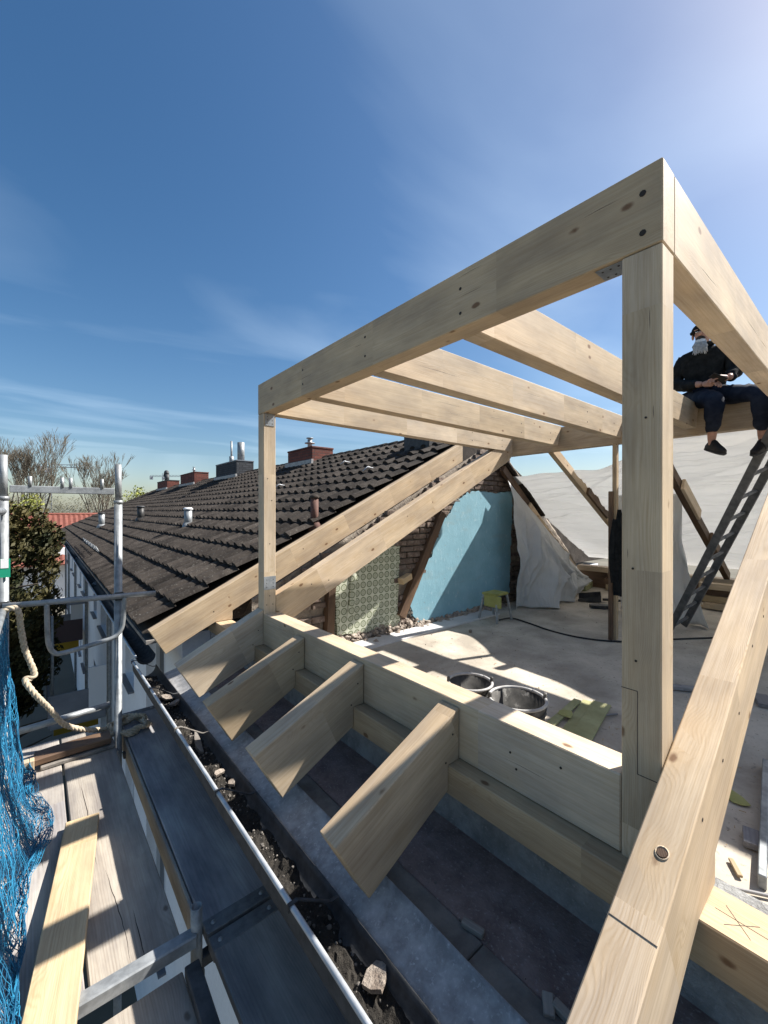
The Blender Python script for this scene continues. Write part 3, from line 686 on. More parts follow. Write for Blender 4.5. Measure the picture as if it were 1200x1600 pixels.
# a loose flap of wallpaper
fl = [P(548, 872, Y=WY - .04), P(551, 900, Y=WY - .055), P(549, 935, Y=WY - .06), P(545, 965, Y=WY - .05)]
V = []; F = []
for p in fl: V += [p + Vector((-.02, .008, 0)), p + Vector((.03, -.012, 0)), p + Vector((.075, .006, 0))]
for i in range(3):
    for k in range(2): F.append((3 * i + k, 3 * i + k + 1, 3 * i + k + 4, 3 * i + k + 3))
mobj('loose_paper_flap', V, F, M['paper'], pw, True)
# old studs let into the wall
for (a, b, wd, lab) in (((625, 962), (690, 800), .13, 1), ((512, 1010), (518, 880), .10, 2)):
    A = P(*a, Y=WY - .035); B = P(*b, Y=WY - .035); beam('stud', A, B, .10, wd, M['wood_old'], pw, roll=(0, -1, 0), wob=.008, seed=lab) if False else beam('stud', A, B, wd, .10, M['wood_old'], pw, roll=(0, -1, 0), wob=.006, seed=lab)
A = P(626, 908, Y=WY - .12); B = P(640, 899, Y=WY - .08); beam('block', A, B, .09, .08, M['wood_end'], pw)
# bricks where the plaster has come off
bmesh_cache = []
for q in range(5):
    bm = bmesh.new(); bm_box(bm, (0, 0, 0), (.236, .07, .066)); bevel(bm, .006)
    rq = random.Random(q)
    for v in bm.verts: v.co += Vector((rq.uniform(-.006, .006), rq.uniform(-.006, .006), rq.uniform(-.004, .004)))
    me = bpy.data.meshes.new('brick'); bm.to_mesh(me); bm.free(); me.materials.append(M['brick']); bmesh_cache.append(me)
rr = random.Random(3); nb = 0; pinv = world_of(pw).inverted()
row = 0; z = ZF + .10
while z < 1.05:
    x = 1.95 + (0.125 if row % 2 else 0)
    while x < 7.4:
        ok = z < wtop(x) - .05 and z < wtop(x + .1) - .05 and not inside((x, z), blue) and not inside((x, z), pap) and not inside((x + .1, z), pap) and not inside((x - .1, z), blue)
        if ok and rr.random() < .9 and nb < 295:
            o = bpy.data.objects.new('brick', rr.choice(bmesh_cache)); COL.objects.link(o); o.parent = pw; o.matrix_parent_inverse = pinv
            o.location = (x, WY + rr.uniform(-.005, .022), z); o.rotation_euler = (rr.uniform(-.05, .05), rr.uniform(-.02, .02), rr.uniform(-.05, .05)); nb += 1
        x += .25
    z += .083; row += 1
# rubble ledge along the wall foot and render skirting
bm = bmesh.new(); rr = random.Random(12)
for i in range(900):
    x = rr.uniform(2.6, 6.2); y = WY - abs(rr.gauss(0, .075)) + .02; sz = rr.choice((.012, .016, .022, .03, .045))
    h = max(0, .11 - (WY - y) * .9) * (1 if x < 4.2 else .6)
    r_ = bmesh.ops.create_icosphere(bm, subdivisions=1, radius=sz)
    for v in r_['verts']: v.co = Vector((v.co.x * rr.uniform(.6, 1.3), v.co.y * rr.uniform(.6, 1.3), v.co.z * rr.uniform(.5, 1)))
    bmesh.ops.translate(bm, vec=(x, y, ZF + rr.uniform(0, h) + sz * .2), verts=r_['verts'])
tag(bmobj('rubble_heap', bm, M['rubble']), 'plaster and brick rubble along the foot of the party wall', 'rubble', kind='stuff')
tag(bar('render_strip', 2.2, 5.6, 3.86, 4.15, ZF - .02, ZF + .022, M['render'], axis='x', bev=.006), 'pale smoother render strip on the floor along the party wall', 'floor strip')

# ================================================================ building film
def cloth(name, fn, nu, nv, mat, lab, cat, group=None, thick=.003):
    V = []; F = []
    for i in range(nu + 1):
        for j in range(nv + 1): V.append(fn(i / nu, j / nv))
    for i in range(nu):
        for j in range(nv):
            a = i * (nv + 1) + j; F.append((a, a + nv + 1, a + nv + 2, a + 1))
    o = mobj(name, V, F, mat, None, True); tag(o, lab, cat, group)
    md = o.modifiers.new('thickness', 'SOLIDIFY'); md.thickness = thick
    return o
def N3(x, y, z): return noise.noise(Vector((x, y, z)))
_cr = random.Random(17); CRE = []
for k in range(60):
    yc = _cr.uniform(-1.6, 4.2); ln = _cr.uniform(.7, 2.2); CRE.append((yc, ln, _cr.uniform(.03, .95), _cr.uniform(-.07, .07), _cr.uniform(.02, .07), _cr.uniform(0, 6.28), _cr.uniform(.025, .08) * (1 if _cr.random() < .75 else -.7), _cr.uniform(.005, .018)))
for k in range(16):
    CRE.append((_cr.uniform(-.5, 2.2), _cr.uniform(1.2, 2.6), .04 + .058 * k, _cr.uniform(-.05, .05), _cr.uniform(.02, .06), _cr.uniform(0, 6.28), _cr.uniform(.05, .12), _cr.uniform(.006, .018)))
def rear_film(s, t):
    # s: 0 at the blue wall .. 1 far right, t: 0 top edge .. 1 bottom edge; lies over the rear rafters, unseen right end raised to shade the floor
    y = 4.22 - 6.2 * s
    right = max(0, min(1, (2.75 - y) / 1.1)); right = right * right * (3 - 2 * right)
    x0 = 6.32 - .22 * right; z0 = 0.60 + .02 * math.sin(y * 2.2 + 1) + .008 * math.sin(y * 11) + .33 * right + .14 * max(0, min(1, (1.2 - y) / .6)) + 1.25 * max(0, min(1, (.5 - y) / .6))
    x1 = 9.5; z1 = -1.02
    x = x0 + (x1 - x0) * t; env = min(1, t * 7 + .04) * min(1, (1 - t) * 8 + .15)
    z = z0 + (z1 - z0) * t - .05 * math.sin(math.pi * t) + .12 * right * math.sin(math.pi * min(1, t * 1.2))
    for yc, ln, tk, sl_, am, ph_, A, w_ in CRE:
        q = abs(y - yc) / ln
        if q < 1:
            c = tk + sl_ * (y - yc) + am * math.sin((y - yc) * 1.6 + ph_) * .6 + .05 * ((y - yc) / ln) ** 2
            z += A * env * (1 - q * q) ** 2 * math.exp(-abs(t - c) / w_)
    z += .05 * env * N3(y * 1.2, t * 5, 5) + .010 * N3(y * 6, t * 22, 1) * env
    x += .04 * env * N3(y * 1.1, t * 6, 9)
    return (x, y, z)
cloth('building_film', rear_film, 170, 260, M['film'], 'big white film sheet draped over the rear rafters in swags', 'tarpaulin', 'white building film')
HC = [(_cr.uniform(-.1, 1.05), _cr.uniform(-.35, .25), _cr.uniform(0, .5), _cr.uniform(.6, 1.1), _cr.uniform(.03, .10), _cr.uniform(.006, .022)) for k in range(40)]
def hang_fold(s, t):
    f = 0
    for c, sl_, t0_, t1_, A, w_ in HC:
        if t0_ < t < t1_ + .3:
            e = min(1, (t - t0_) * 5) * min(1, (t1_ + .3 - t) * 4); f += A * e * math.exp(-abs(s - c - sl_ * (t - .5)) / w_)
    return f
def left_drape(s, t):
    a = Vector((6.12, 4.06, .52)).lerp(Vector((8.55, 3.98, -1.22)), s)      # hung along the rake
    bx = 6.02 + 2.35 * s; by = 3.98 - .42 * math.sin(math.pi * min(1, s * 1.15 + .1)) + .16 * math.sin(s * 19)
    b = Vector((bx, by, ZF + .012 + .03 * abs(math.sin(s * 23)) * (1 - s)))
    p = a.lerp(b, t); e = math.sin(math.pi * min(1, t * .85 + .06))
    p.y -= (hang_fold(s, t) + .09 * N3(s * 5, t * 4, 3) + .02 * N3(s * 18, t * 14, 7)) * e + .10 * math.sin(math.pi * t)
    p.x += .06 * N3(s * 4, t * 4, 11)
    return p
cloth('building_film', left_drape, 220, 80, M['film_hang'], 'white film sheet hanging to the floor beside the blue wall', 'tarpaulin', 'white building film')
def right_drape(s, t):
    y = 2.75 - (.93 + .31 * max(0, (t - .3) / .7) ** 1.4) * s
    z = .25 + (ZF + .02 - .25) * t
    x = 6.95 + .35 * t + .10 * math.sin(s * 14 + t * 2) * (.4 + .6 * t) + .05 * N3(s * 5, t * 4, 2) - .25 * s * t - .6 * hang_fold(s, t)
    return (x, y, z)
cloth('building_film', right_drape, 60, 40, M['film_hang'], 'grey-looking film sheet hanging behind the near post down to the floor', 'tarpaulin', 'white building film')

# ================================================================ things on the attic floor
def bucket(x, y, rim, h, lab, fill=None, tilt=0.0):
    o = thing('bucket', (x, y, ZF), lab, 'bucket', 'mortar buckets behind the sill')
    V = []; F = []; n = 32
    prof = [(0, .006), (rim * .74, .006), (rim * .76, .02), (rim * .95, h * .93), (rim * .955, h), (rim * .93, h), (rim * .735, .03), (0, .03)]
    for r_, z_ in prof:
        for k in range(n):
            a = 2 * math.pi * k / n; V.append((x + r_ * math.cos(a) + tilt * z_, y + r_ * math.sin(a), ZF + z_))
    for i in range(len(prof) - 1):
        for k in range(n): F.append((i * n + k, i * n + (k + 1) % n, (i + 1) * n + (k + 1) % n, (i + 1) * n + k))
    mobj('shell', V, F, M['bucket'], o, True)
    ring = [(x + rim * .965 * math.cos(2 * math.pi * k / n) + tilt * h, y + rim * .965 * math.sin(2 * math.pi * k / n), ZF + h - .004) for k in range(n + 1)]
    tube('rim', ring, .0105, M['bucket_rim'], o, 8)
    ring2 = [(x + rim * .93 * math.cos(2 * math.pi * k / n) + tilt * h * .8, y + rim * .93 * math.sin(2 * math.pi * k / n), ZF + h * .8) for k in range(n + 1)]
    tube('ridge', ring2, .006, M['bucket'], o, 6)
    for s_ in (-1, 1):
        bm = bmesh.new(); bm_box(bm, (x + s_ * rim * .72, y - s_ * rim * .64, ZF + h + .01), (.022, .022, .05)); bevel(bm, .005); bmobj('ear', bm, M['bucket'], o)
    hp = [(x + rim * .99 * math.cos(a) * .72 / .72 * math.cos(-.7) , y, 0) for a in (0,)]
    arc = []
    for k in range(17):
        a = math.pi * k / 16; e = Vector((.72, -.64, 0)) * rim * math.cos(a); dn = Vector((-.64, -.72, 0)) * rim * 1.02 * math.sin(a)
        arc.append(Vector((x, y, ZF + h - .01 - .06 * math.sin(a))) + e + dn)
    tube('handle', arc, .003, M['steel_dark'], o, 6)
    if fill:
        rr_ = random.Random(fill)
        for k in range(26):
            a = rr_.uniform(0, 6.28); q = rim * .62 * math.sqrt(rr_.random())
            shard('rubble_piece', (x + q * math.cos(a), y + q * math.sin(a), ZF + h * .62 + rr_.uniform(-.03, .04)), rr_.uniform(.025, .055), M['chip'] if k % 3 else M['rubble'], o, fill * 50 + k, .6)
        bmf = bmesh.new(); bmesh.ops.create_circle(bmf, cap_ends=True, radius=rim * .84, segments=24); bmesh.ops.translate(bmf, vec=(x, y, ZF + h * .58), verts=bmf.verts); bmobj('rubble_fill', bmf, M['rubble'], o)
    return o
bucket(2.47, 1.565, .190, .375, 'black mortar bucket with pale dusty rim, right one of two behind the sill')
bucket(2.47, 1.96, .165, .36, 'black bucket filled with plaster rubble, left one of two behind the sill', fill=2)
# olive boards
for i, (a, b, wd, m_, lab) in enumerate([((2.93, 1.36), (3.62, 1.50), .135, 'olive', 'broad olive-green board offcut on the floor behind the sill'), ((2.96, 1.60), (3.52, 1.655), .062, 'olive', 'narrow olive-green lath on the floor beside the broader offcut'), ((2.98, 1.47), (3.60, 1.60), .09, 'olive', 'frayed olive-green strip lying under the broad offcut')]):
    zz = ZF + (.012, .012, .0035)[i]
    tag(beam('board_offcut', (*a, zz + .009), (*b, zz + .009), wd, (.014, .014, .003)[i], M[m_], None, .001, wob=.004, seed=i), lab, 'offcut')
for i, (x, y, L, wd, rz, lab) in enumerate([(3.20, 1.60, .13, .10, .3, 'small yellow scrap of paper lying on the narrow lath'), (3.02, .53, .14, .09, .8, 'yellow scrap on the floor right of the foreground rafter')]):
    tag(slab_piece('paper_scrap', (x, y, ZF + (.031 if i == 0 else .008)), L, wd, .002, M['yellow'], rz, 0, i + 43), lab, 'scrap')
# step stool
st = thing('step_stool', (5.28, 3.72, ZF), 'small step stool with yellow-green plastic top and grey metal legs', 'stool')
for sx in (-.16, .16):
    for sy in (-.14, .14):
        beam('leg', (5.28 + sx * 1.15, 3.72 + sy * 1.15, ZF), (5.28 + sx * .8, 3.72 + sy * .8, ZF + .38), .03, .03, M['galv'], st)
bm = bmesh.new(); bm_box(bm, (5.28, 3.72, ZF + .395), (.32, .27, .035)); bevel(bm, .012, 2); bmobj('step', bm, M['yellow'], st)
bm = bmesh.new(); bm_box(bm, (5.13, 3.66, ZF + .30), (.02, .30, .17)); bevel(bm, .008, 2); bmobj('front_flap', bm, M['yellow'], st)
# dustpan and tool on the floor
dp = thing('dustpan', (7.6, 3.35, ZF), 'black dustpan with raised lip lying on the floor near the prop', 'dustpan')
V = [(7.45, 3.5, ZF + .01), (7.75, 3.62, ZF + .01), (7.9, 3.3, ZF + .02), (7.62, 3.17, ZF + .02), (7.45, 3.5, ZF + .05), (7.75, 3.62, ZF + .10), (7.9, 3.3, ZF + .16), (7.62, 3.17, ZF + .14)]
mobj('pan', V, [(3, 2, 1, 0), (1, 2, 6, 5), (2, 3, 7, 6), (3, 0, 4, 7)], M['black'], dp); tube('grip', [(7.75, 3.2, ZF + .05), (7.86, 3.02, ZF + .05), (7.92, 2.85, ZF + .04)], .022, M['black'], dp, 8)
tag(slab_piece('tool_bag', (7.25, 3.0, ZF + .01), .42, .16, .05, M['black'], -.9, 0, 77), 'flat black tool lying beside the dustpan', 'tool')
# cable
cb = [P(780, 968, Z=ZF + .012), P(800, 965, Z=ZF + .012), P(830, 974, Z=ZF + .012), P(862, 985, Z=ZF + .012), P(905, 995, Z=ZF + .012), P(955, 1001, Z=ZF + .012), P(1000, 1001, Z=ZF + .012), P(1050, 998, Z=ZF + .012), P(1130, 995, Z=ZF + .012), P(1200, 992, Z=ZF + .012)]
tag(tube('power_cable', smoothpath(cb, 8), .011, M['cable'], None, 6), 'black power cable snaking over the attic floor', 'cable')
# lumber stacks at the rear
k = 0
for (x0, y0, L, rows, lab) in ((8.55, 1.9, 1.7, 4, 'right'), (9.02, 3.62, .55, 3, 'left')):
    for r_ in range(rows):
        z0 = ZF + .03 + r_ * .105
        o = beam('lumber', (x0 + .05 * ((r_ * 7) % 3 - 1), y0 + .06 * (r_ % 2), z0 + .05), (x0 + .05 * (r_ % 2), y0 - L, z0 + .05), .16, .10, [M['wood_warm'], M['wood_end'], M['wood_old'], M['wood_warm']][(r_ + (0 if lab == 'right' else 1)) % 4] if r_ != 2 else M['wood_old'])
        tag(o, ['bottom', 'second', 'third', 'topmost'][r_] + ' timber of the stack ' + ('under the tarpaulin behind the ladder' if lab == 'right' else 'behind the prop at the rear knee wall'), 'timber', 'stacked timbers at the rear'); k += 1
tag(beam('lumber_bearer', (8.5, 1.95, ZF + .015), (8.75, 1.95, ZF + .015), .06, .028, M['wood_end']), 'small bearer block under the timber stack behind the ladder', 'block')
tag(slab_piece('insulation_strip', (8.9, 4.0, ZF + .01), .9, .18, .10, M['olive'], .2, 0, 5), 'yellow-green insulation strip at the rear knee wall', 'strip')
# dark offcuts on the floor
for i, (u, v, L, wd, rz, m_, lab) in enumerate([(1062, 1077, .34, .07, -1.0, 'wood_stain', 'short dark lath on the floor right of the near post'), (1192, 1098, .25, .10, .3, 'wood_stain', 'dark offcut on the floor at the right edge, farther one'), (1183, 1320, .13, .10, .2, 'wood_stain', 'small dark frame piece on the floor behind the wall plate'), (1150, 1360, .10, .02, .5, 'wood_end', 'thin wood chip on the floor behind the wall plate'), (1160, 1395, .2, .012, -1.0, 'wood_stain', 'thin dark splinter on the floor behind the wall plate'), (1075, 972, .18, .16, .4, 'white', 'white scrap of film on the floor in front of the lumber'), (735, 988, .05, .04, .4, 'rubble', 'single stone on the sunlit floor patch'), (939, 1120, .30, .014, -.5, 'wood_stain', 'thin dark splinter beside the olive boards')]):
    p = P(u, v, Z=ZF)
    dv = Vector((math.cos(rz), math.sin(rz), 0)) * L / 2; th = .03 if wd > .05 else .012
    if i in (5, 6): o = slab_piece('floor_scrap', (p.x, p.y, ZF + .007), L, wd, .003 if i == 5 else .03, M[m_], rz, 0, i + 60)
    else: o = beam('floor_scrap', p - dv + Vector((0, 0, th / 2 + .007)), p + dv + Vector((0, 0, th / 2 + .007)), wd, th, M[m_], None, .002, wob=.003, seed=i)
    tag(o, lab, 'scrap')
# dark jacket hung on the prop
jk = thing('hung_jacket', (5.52, 2.12, -1.1), 'black jacket hanging from a nail on the prop', 'jacket')
def jfn(i, j):
    a = i / 22 * 2 * math.pi; t = j / 14; z = .02 - 1.05 * t
    rx = (.04 + .03 * t + .02 * math.sin(a * 5 + t * 3)) * (.45 + .55 * min(1, t * 5)); ry = (.055 + .025 * t) * (.3 + .7 * min(1, t * 4)) + .008 * math.sin(a * 7)
    return (5.50 + rx * math.cos(a), 2.075 + ry * math.sin(a) - .02 * t, z)
V = [jfn(i, j) for j in range(15) for i in range(22)]; F = [(j * 22 + i, j * 22 + (i + 1) % 22, (j + 1) * 22 + (i + 1) % 22, (j + 1) * 22 + i) for j in range(14) for i in range(22)] + [tuple(range(22)), tuple(reversed(range(14 * 22, 15 * 22)))]
mobj('coat_body', V, F, M['jacket'], jk, True)
tube('sleeve', smoothpath([(5.48, 2.11, -.10), (5.45, 2.135, -.35), (5.46, 2.14, -.7), (5.47, 2.13, -.88)], 5), [.032] * 5 + [.036] * 6 + [.03] * 5, M['jacket'], jk, 10)
# ladder leaning to the purlin
ld = thing('ladder', (6.5, 1.7, ZF), 'dark aluminium ladder leaning up to the purlin below the man', 'ladder')
b0 = P(1055, 985, Z=ZF + .02); t0 = P(1206, 698, X=5.52)
d = (t0 - b0); up_ = d.normalized(); side = Vector((.98, -.14, 0)); side = (side - up_ * side.dot(up_)).normalized()
for s_ in (-.19, .19):
    beam('stile', b0 + side * s_, t0 + side * s_ + up_ * .5, .03, .078, M['ladder'], ld, roll=side.cross(up_))
L = d.length
for k in range(1, int(L / .28) + 1):
    p = b0 + up_ * (.28 * k - .1); beam('rung', p - side * .17, p + side * .17, .03, .03, M['ladder'], ld, .003)
# carpenter's pencil on the plate and a spirit level at the right edge
tp = thing('marker_pen', (1.6, .15, -1.22), 'black marker lying on the wall plate at the right edge', 'marker')
tube('barrel', [(1.615, .165, -1.206), (1.585, .02, -1.206)], .012, M['black'], tp, 10); tube('tip', [(1.615, .165, -1.206), (1.619, .185, -1.206)], [.012, .005], M['black'], tp, 10)
lv = beam('aluminium_rail', P(1192, 1390, Z=ZF) + Vector((0, 0, .03)), P(1197, 1200, Z=ZF) + Vector((0, 0, .03)), .03, .06, M['galv']); tag(lv, 'pale metal straightedge on the floor at the right picture edge', 'straightedge')
# debris on the tarred ledge
for i, (u, v, a, b, rz, lab) in enumerate([(739, 1450, .085, .03, 1.9, 'small wood block on the tarred ledge below the nearest tail'), (857, 1572, .06, .035, .6, 'small wood block on the ledge at the bottom edge, left of two'), (886, 1588, .085, .03, 1.6, 'small wood block on the ledge at the bottom edge, right of two')]):
    p = P(u, v, Z=ZF + .02); dv = Vector((math.cos(rz), math.sin(rz), 0)) * a / 2; o = beam('wood_block', p - dv + Vector((0, 0, -.004)), p + dv + Vector((0, 0, .006)), b, .024, M['wood_grey'], None, .003, wob=.003, seed=i); tag(o, lab, 'block')
bm = bmesh.new(); rr = random.Random(6)
for i in range(170):
    y = rr.uniform(.3, 4.5); x = 1.285 + abs(rr.gauss(0, .03)) if i % 2 else rr.uniform(1.29, 1.65); sz = rr.choice((.002, .0025, .003, .005))
    r_ = bmesh.ops.create_icosphere(bm, subdivisions=1, radius=sz); bmesh.ops.translate(bm, vec=(x, y, ZF + .004), verts=r_['verts'])
tag(bmobj('ledge_crumbs', bm, M['rubble']), 'pale crumbs of mortar on the tarred ledge', 'crumbs', kind='stuff')
bm = bmesh.new(); rr = random.Random(16)
for i in range(420):
    x = rr.uniform(2.0, 8.5); y = rr.uniform(-.2, 3.9); sz = rr.choice((.002, .0025, .003, .004, .005, .008))
    r_ = bmesh.ops.create_icosphere(bm, subdivisions=1, radius=sz); bmesh.ops.translate(bm, vec=(x, y, ZF + .006), verts=r_['verts'])
tag(bmobj('floor_crumbs', bm, M['floor']), 'crumbs of plaster scattered on the attic floor', 'crumbs', kind='stuff')

bm = bmesh.new(); rr = random.Random(26)
for i in range(420):
    x = 2.0 + abs(rr.gauss(0, 1.1)); y = rr.uniform(-.1, 3.6); L_ = rr.uniform(.008, .035)
    v_ = bm_box(bm, (0, 0, 0), (L_, rr.uniform(.002, .005), .0015)); bmesh.ops.rotate(bm, verts=v_, cent=(0, 0, 0), matrix=Matrix.Rotation(rr.uniform(0, 3.1), 3, 'Z')); bmesh.ops.translate(bm, vec=(x, y, ZF + .0075), verts=v_)
tag(bmobj('sawdust_chips', bm, M['wood_end']), 'fine wood chips and sawdust strewn on the attic floor', 'wood chips', kind='stuff')
# ================================================================ terrace of tiled houses next door
TM = Matrix.Translation((0.84, 4.95, 0)) @ Matrix.Rotation(-0.011, 4, 'Z')
SL = math.atan(0.495); CS, SN = math.cos(SL), math.sin(SL)
EZ = -1.226; RX = 5.55; SLEN = RX / CS
def slope_m(ly, s, lift=0.0):
    return TM @ Matrix(((0, CS, -SN, s * CS - SN * lift), (1, 0, 0, ly), (0, SN, CS, EZ + s * SN + CS * lift), (0, 0, 0, 1)))
TW, TL = 0.30, 0.385
def tile_geo(ly=0.0, s=0.0, dz=0.0):
    n = 16; V = []; F = []
    for k, (sv, lift) in enumerate(((-.035, .008), (-.035, .058), (-.035, .058), (.36, .012))):
        for i in range(n + 1):
            t = i / n
            h = .055 * math.sin(math.pi * min(1, t / .55)) ** .8 if t < .55 else .006 * math.sin(math.pi * (t - .55) / .45)
            V.append((ly + t * (TW + .004), s + sv, lift + (h if k else h * .4) + dz))
    q = n + 1
    for k in (0, 2):
        for i in range(n): F.append((k * q + i, k * q + i + 1, (k + 1) * q + i + 1, (k + 1) * q + i))
    return V, F
tile_mes = []
for q in range(3):
    V, F = tile_geo(); rq = random.Random(q)
    me = bpy.data.meshes.new('roof_tile'); me.from_pydata([(a, b, c + rq.uniform(-.001, .001)) for a, b, c in V], [], F); me.materials.append(M['tile'])
    me.polygons.foreach_set('use_smooth', [True] * len(F)); tile_mes.append(me)
HB = [0.0, 6.3, 12.5, 18.6, 24.7, 28.8]
hl = ['dark-tiled terraced house next door, nearest of the row, with brown vent pipe', 'second tiled house of the row with grey vent pipe and slate-clad chimney', 'third tiled house of the row with black roof vent', 'fourth tiled house of the row, white wall far along the gutter', 'last tiled house of the row, ending before the red roof']
NR = 16
def lbox(name, x0, x1, y0, y1, z0, z1, mat, par, bev=0.0, mtx=None):
    bm = bmesh.new(); bm_box(bm, ((x0 + x1) / 2, (y0 + y1) / 2, (z0 + z1) / 2), (x1 - x0, y1 - y0, z1 - z0))
    if bev: bevel(bm, bev)
    return bmobj(name, bm, mat, par, mtx=mtx if mtx is not None else TM)
WX = 0.40
for h in range(5):
    l0, l1 = HB[h], HB[h + 1]; st_ = .02 * (h % 2)
    loc = TM @ Vector((3, (l0 + l1) / 2, GZ))
    hs = thing('terraced_house', loc, hl[h], 'house', 'terraced houses next door', -0.011)
    # roof body
    rf = mobj('roof', [(0.02, l0, EZ - .05), (RX, l0, EZ + .495 * RX - .03), (RX * 2 - .1, l0, EZ - .05), (0.02, l1 - .02, EZ - .05), (RX, l1 - .02, EZ + .495 * RX - .03), (RX * 2 - .1, l1 - .02, EZ - .05)],
              [(0, 3, 4, 1), (1, 4, 5, 2), (0, 1, 2), (3, 5, 4), (0, 2, 5, 3)], M['tile'], hs, mtx=TM)
    ncol = int((l1 - l0) / TW); rr = random.Random(h); far = []
    rinv = world_of(rf).inverted(); cnt = 0
    for c in range(ncol):
        for r_ in range(NR):
            ly = l0 + c * TW + .01; s = .03 + r_ * TL + rr.uniform(-.006, .006); dz = rr.uniform(-.003, .004)
            if h == 0 and cnt < 300:
                o = bpy.data.objects.new('roof_tile', tile_mes[rr.randrange(3)]); COL.objects.link(o); o.parent = rf; o.matrix_parent_inverse = rinv
                o.matrix_basis = slope_m(ly, s, dz) @ Matrix.Rotation(rr.uniform(-.006, .006), 4, 'Z') @ Matrix.Rotation(rr.uniform(-.012, .012), 4, 'Y'); cnt += 1
            else: far.append((ly, s, dz))
    V = []; F = []
    for ly, s, dz in far:
        v, f = tile_geo(ly, s, dz); o_ = len(V); V += v; F += [tuple(o_ + i for i in q) for q in f]
    ft = mobj('far_tiles', V, F, M['tile'], rf, True, mtx=slope_m(0, 0)); tag(ft, kind='stuff')
    # ridge caps
    V, F = [], []
    n = int((l1 - l0) / .38)
    cv = []; cf = []
    for k in range(7):
        a = math.pi * (k / 6)
        cv += [(math.cos(a) * .125, 0, math.sin(a) * .10), (math.cos(a) * .105, .40, math.sin(a) * .082)]
    for k in range(6): cf.append((2 * k, 2 * k + 1, 2 * k + 3, 2 * k + 2))
    cf += [tuple(2 * k for k in range(7))]
    if h == 0: rme = bpy.data.meshes.new('ridge_tile'); rme.from_pydata(cv, [], cf); rme.materials.append(M['tile'])
    for k in range(n):
        o = bpy.data.objects.new('ridge_tile', rme); COL.objects.link(o); o.parent = rf; o.matrix_parent_inverse = rinv
        o.matrix_basis = TM @ Matrix.Translation((RX, l0 + .02 + k * .38, EZ + .495 * RX + rr.uniform(-.006, .006))) @ Matrix.Rotation(rr.uniform(-.02, .02), 4, 'Z')
    # seam (lead-covered verge) at the house joint
    if h: mobj('verge_seam', [(l0 - .03, 0, .05), (l0 + .03, 0, .05), (l0 + .03, SLEN - .1, .05), (l0 - .03, SLEN - .1, .05), (l0 - .04, 0, .0), (l0 + .04, 0, .0), (l0 + .04, SLEN - .1, .0), (l0 - .04, SLEN - .1, .0)], [(0, 1, 2, 3), (4, 0, 3, 7), (1, 5, 6, 2), (0, 4, 5, 1)], M['steel_dark'], rf, mtx=slope_m(0, 0))
    # walls with real openings: piers and lintels round the windows
    wins = []
    L = l1 - l0
    for z0, z1 in ((-3.02, -1.78), (-5.75, -4.45)):
        wins.append((l0 + .13 * L, l0 + .13 * L + 1.25, z0, z1)); wins.append((l0 + .50 * L, l0 + .50 * L + .95, z0, z1))
    wl = thing  # noqa
    ys = sorted(set([l0, l1] + [w_[0] for w_ in wins] + [w_[1] for w_ in wins])); zs = sorted(set([GZ, -1.36] + [w_[2] for w_ in wins] + [w_[3] for w_ in wins]))
    bm = bmesh.new()
    for a, b in zip(ys[:-1], ys[1:]):
        for c, d_ in zip(zs[:-1], zs[1:]):
            if any(w_[0] <= a and b <= w_[1] and w_[2] <= c and d_ <= w_[3] for w_ in wins): continue
            bm_box(bm, (WX + .15, (a + b) / 2, (c + d_) / 2), (.30, b - a, d_ - c))
    bmesh.ops.remove_doubles(bm, verts=bm.verts, dist=1e-4)
    dup = {}
    for f in list(bm.faces):
        key = tuple(round(x_, 3) for x_ in f.calc_center_median()); dup.setdefault(key, []).append(f)
    bmesh.ops.delete(bm, geom=[f for k_ in dup.values() if len(k_) > 1 for f in k_], context='FACES_ONLY')
    wall = bmobj('wall', bm, M['wall_white'], hs, mtx=TM)
    lbox('rear_wall', WX + .31, RX * 2 - .5, l0 + .01, l1 - .01, GZ, -1.38, M['wall_white'], hs) if h in (0, 4) else None
    for (a, b, c, d_) in wins:
        wn_ = lbox('window', WX + .17, WX + .20, a + .001, b - .001, c + .001, d_ - .001, M['glass'], hs)
        bm = bmesh.new(); fw = .06
        for q in ((a, a + fw, c, d_), (b - fw, b, c, d_), (a + fw, b - fw, c, c + fw), (a + fw, b - fw, d_ - fw, d_), ((a + b) / 2 - .035, (a + b) / 2 + .035, c + fw, d_ - fw)):
            bm_box(bm, (WX + .15, (q[0] + q[1]) / 2, (q[2] + q[3]) / 2), (.06, q[1] - q[0] - .002, q[3] - q[2] - .002))
        bmobj('frame', bm, M['frame_white'], wn_, mtx=TM)
        lbox('sill', WX - .09, WX + .115, a - .03, b + .03, c - .035, c - .002, M['sill_grey'], wn_)
    # soffit, fascia, gutter
    lbox('soffit', .05, WX - .002, l0, l1 - .003, -1.40, -1.362, M['wood_stain'], hs)
    g = gutter_mesh(l0, l1 - .004, .0, -1.515, .09, hs, 'gutter', M['steel_dark']); g.matrix_basis = TM @ Matrix.Translation((.05, 0, 0)); 
    tube('gutter_bead', [TM @ Vector((-.043, l0 + (l1 - l0) * k / 8, -1.51)) for k in range(9)], .014, M['gutter'], hs, 8)
    # downpipe
    V, F = tube_data([TM @ Vector((.05, l1 - .3, -1.56)), TM @ Vector((.2, l1 - .3, -1.66)), TM @ Vector((WX - .06, l1 - .3, -1.72)), TM @ Vector((WX - .06, l1 - .3, GZ))], .045, 10, True)
    mobj('downpipe', V, F, M['galv'], hs, True)
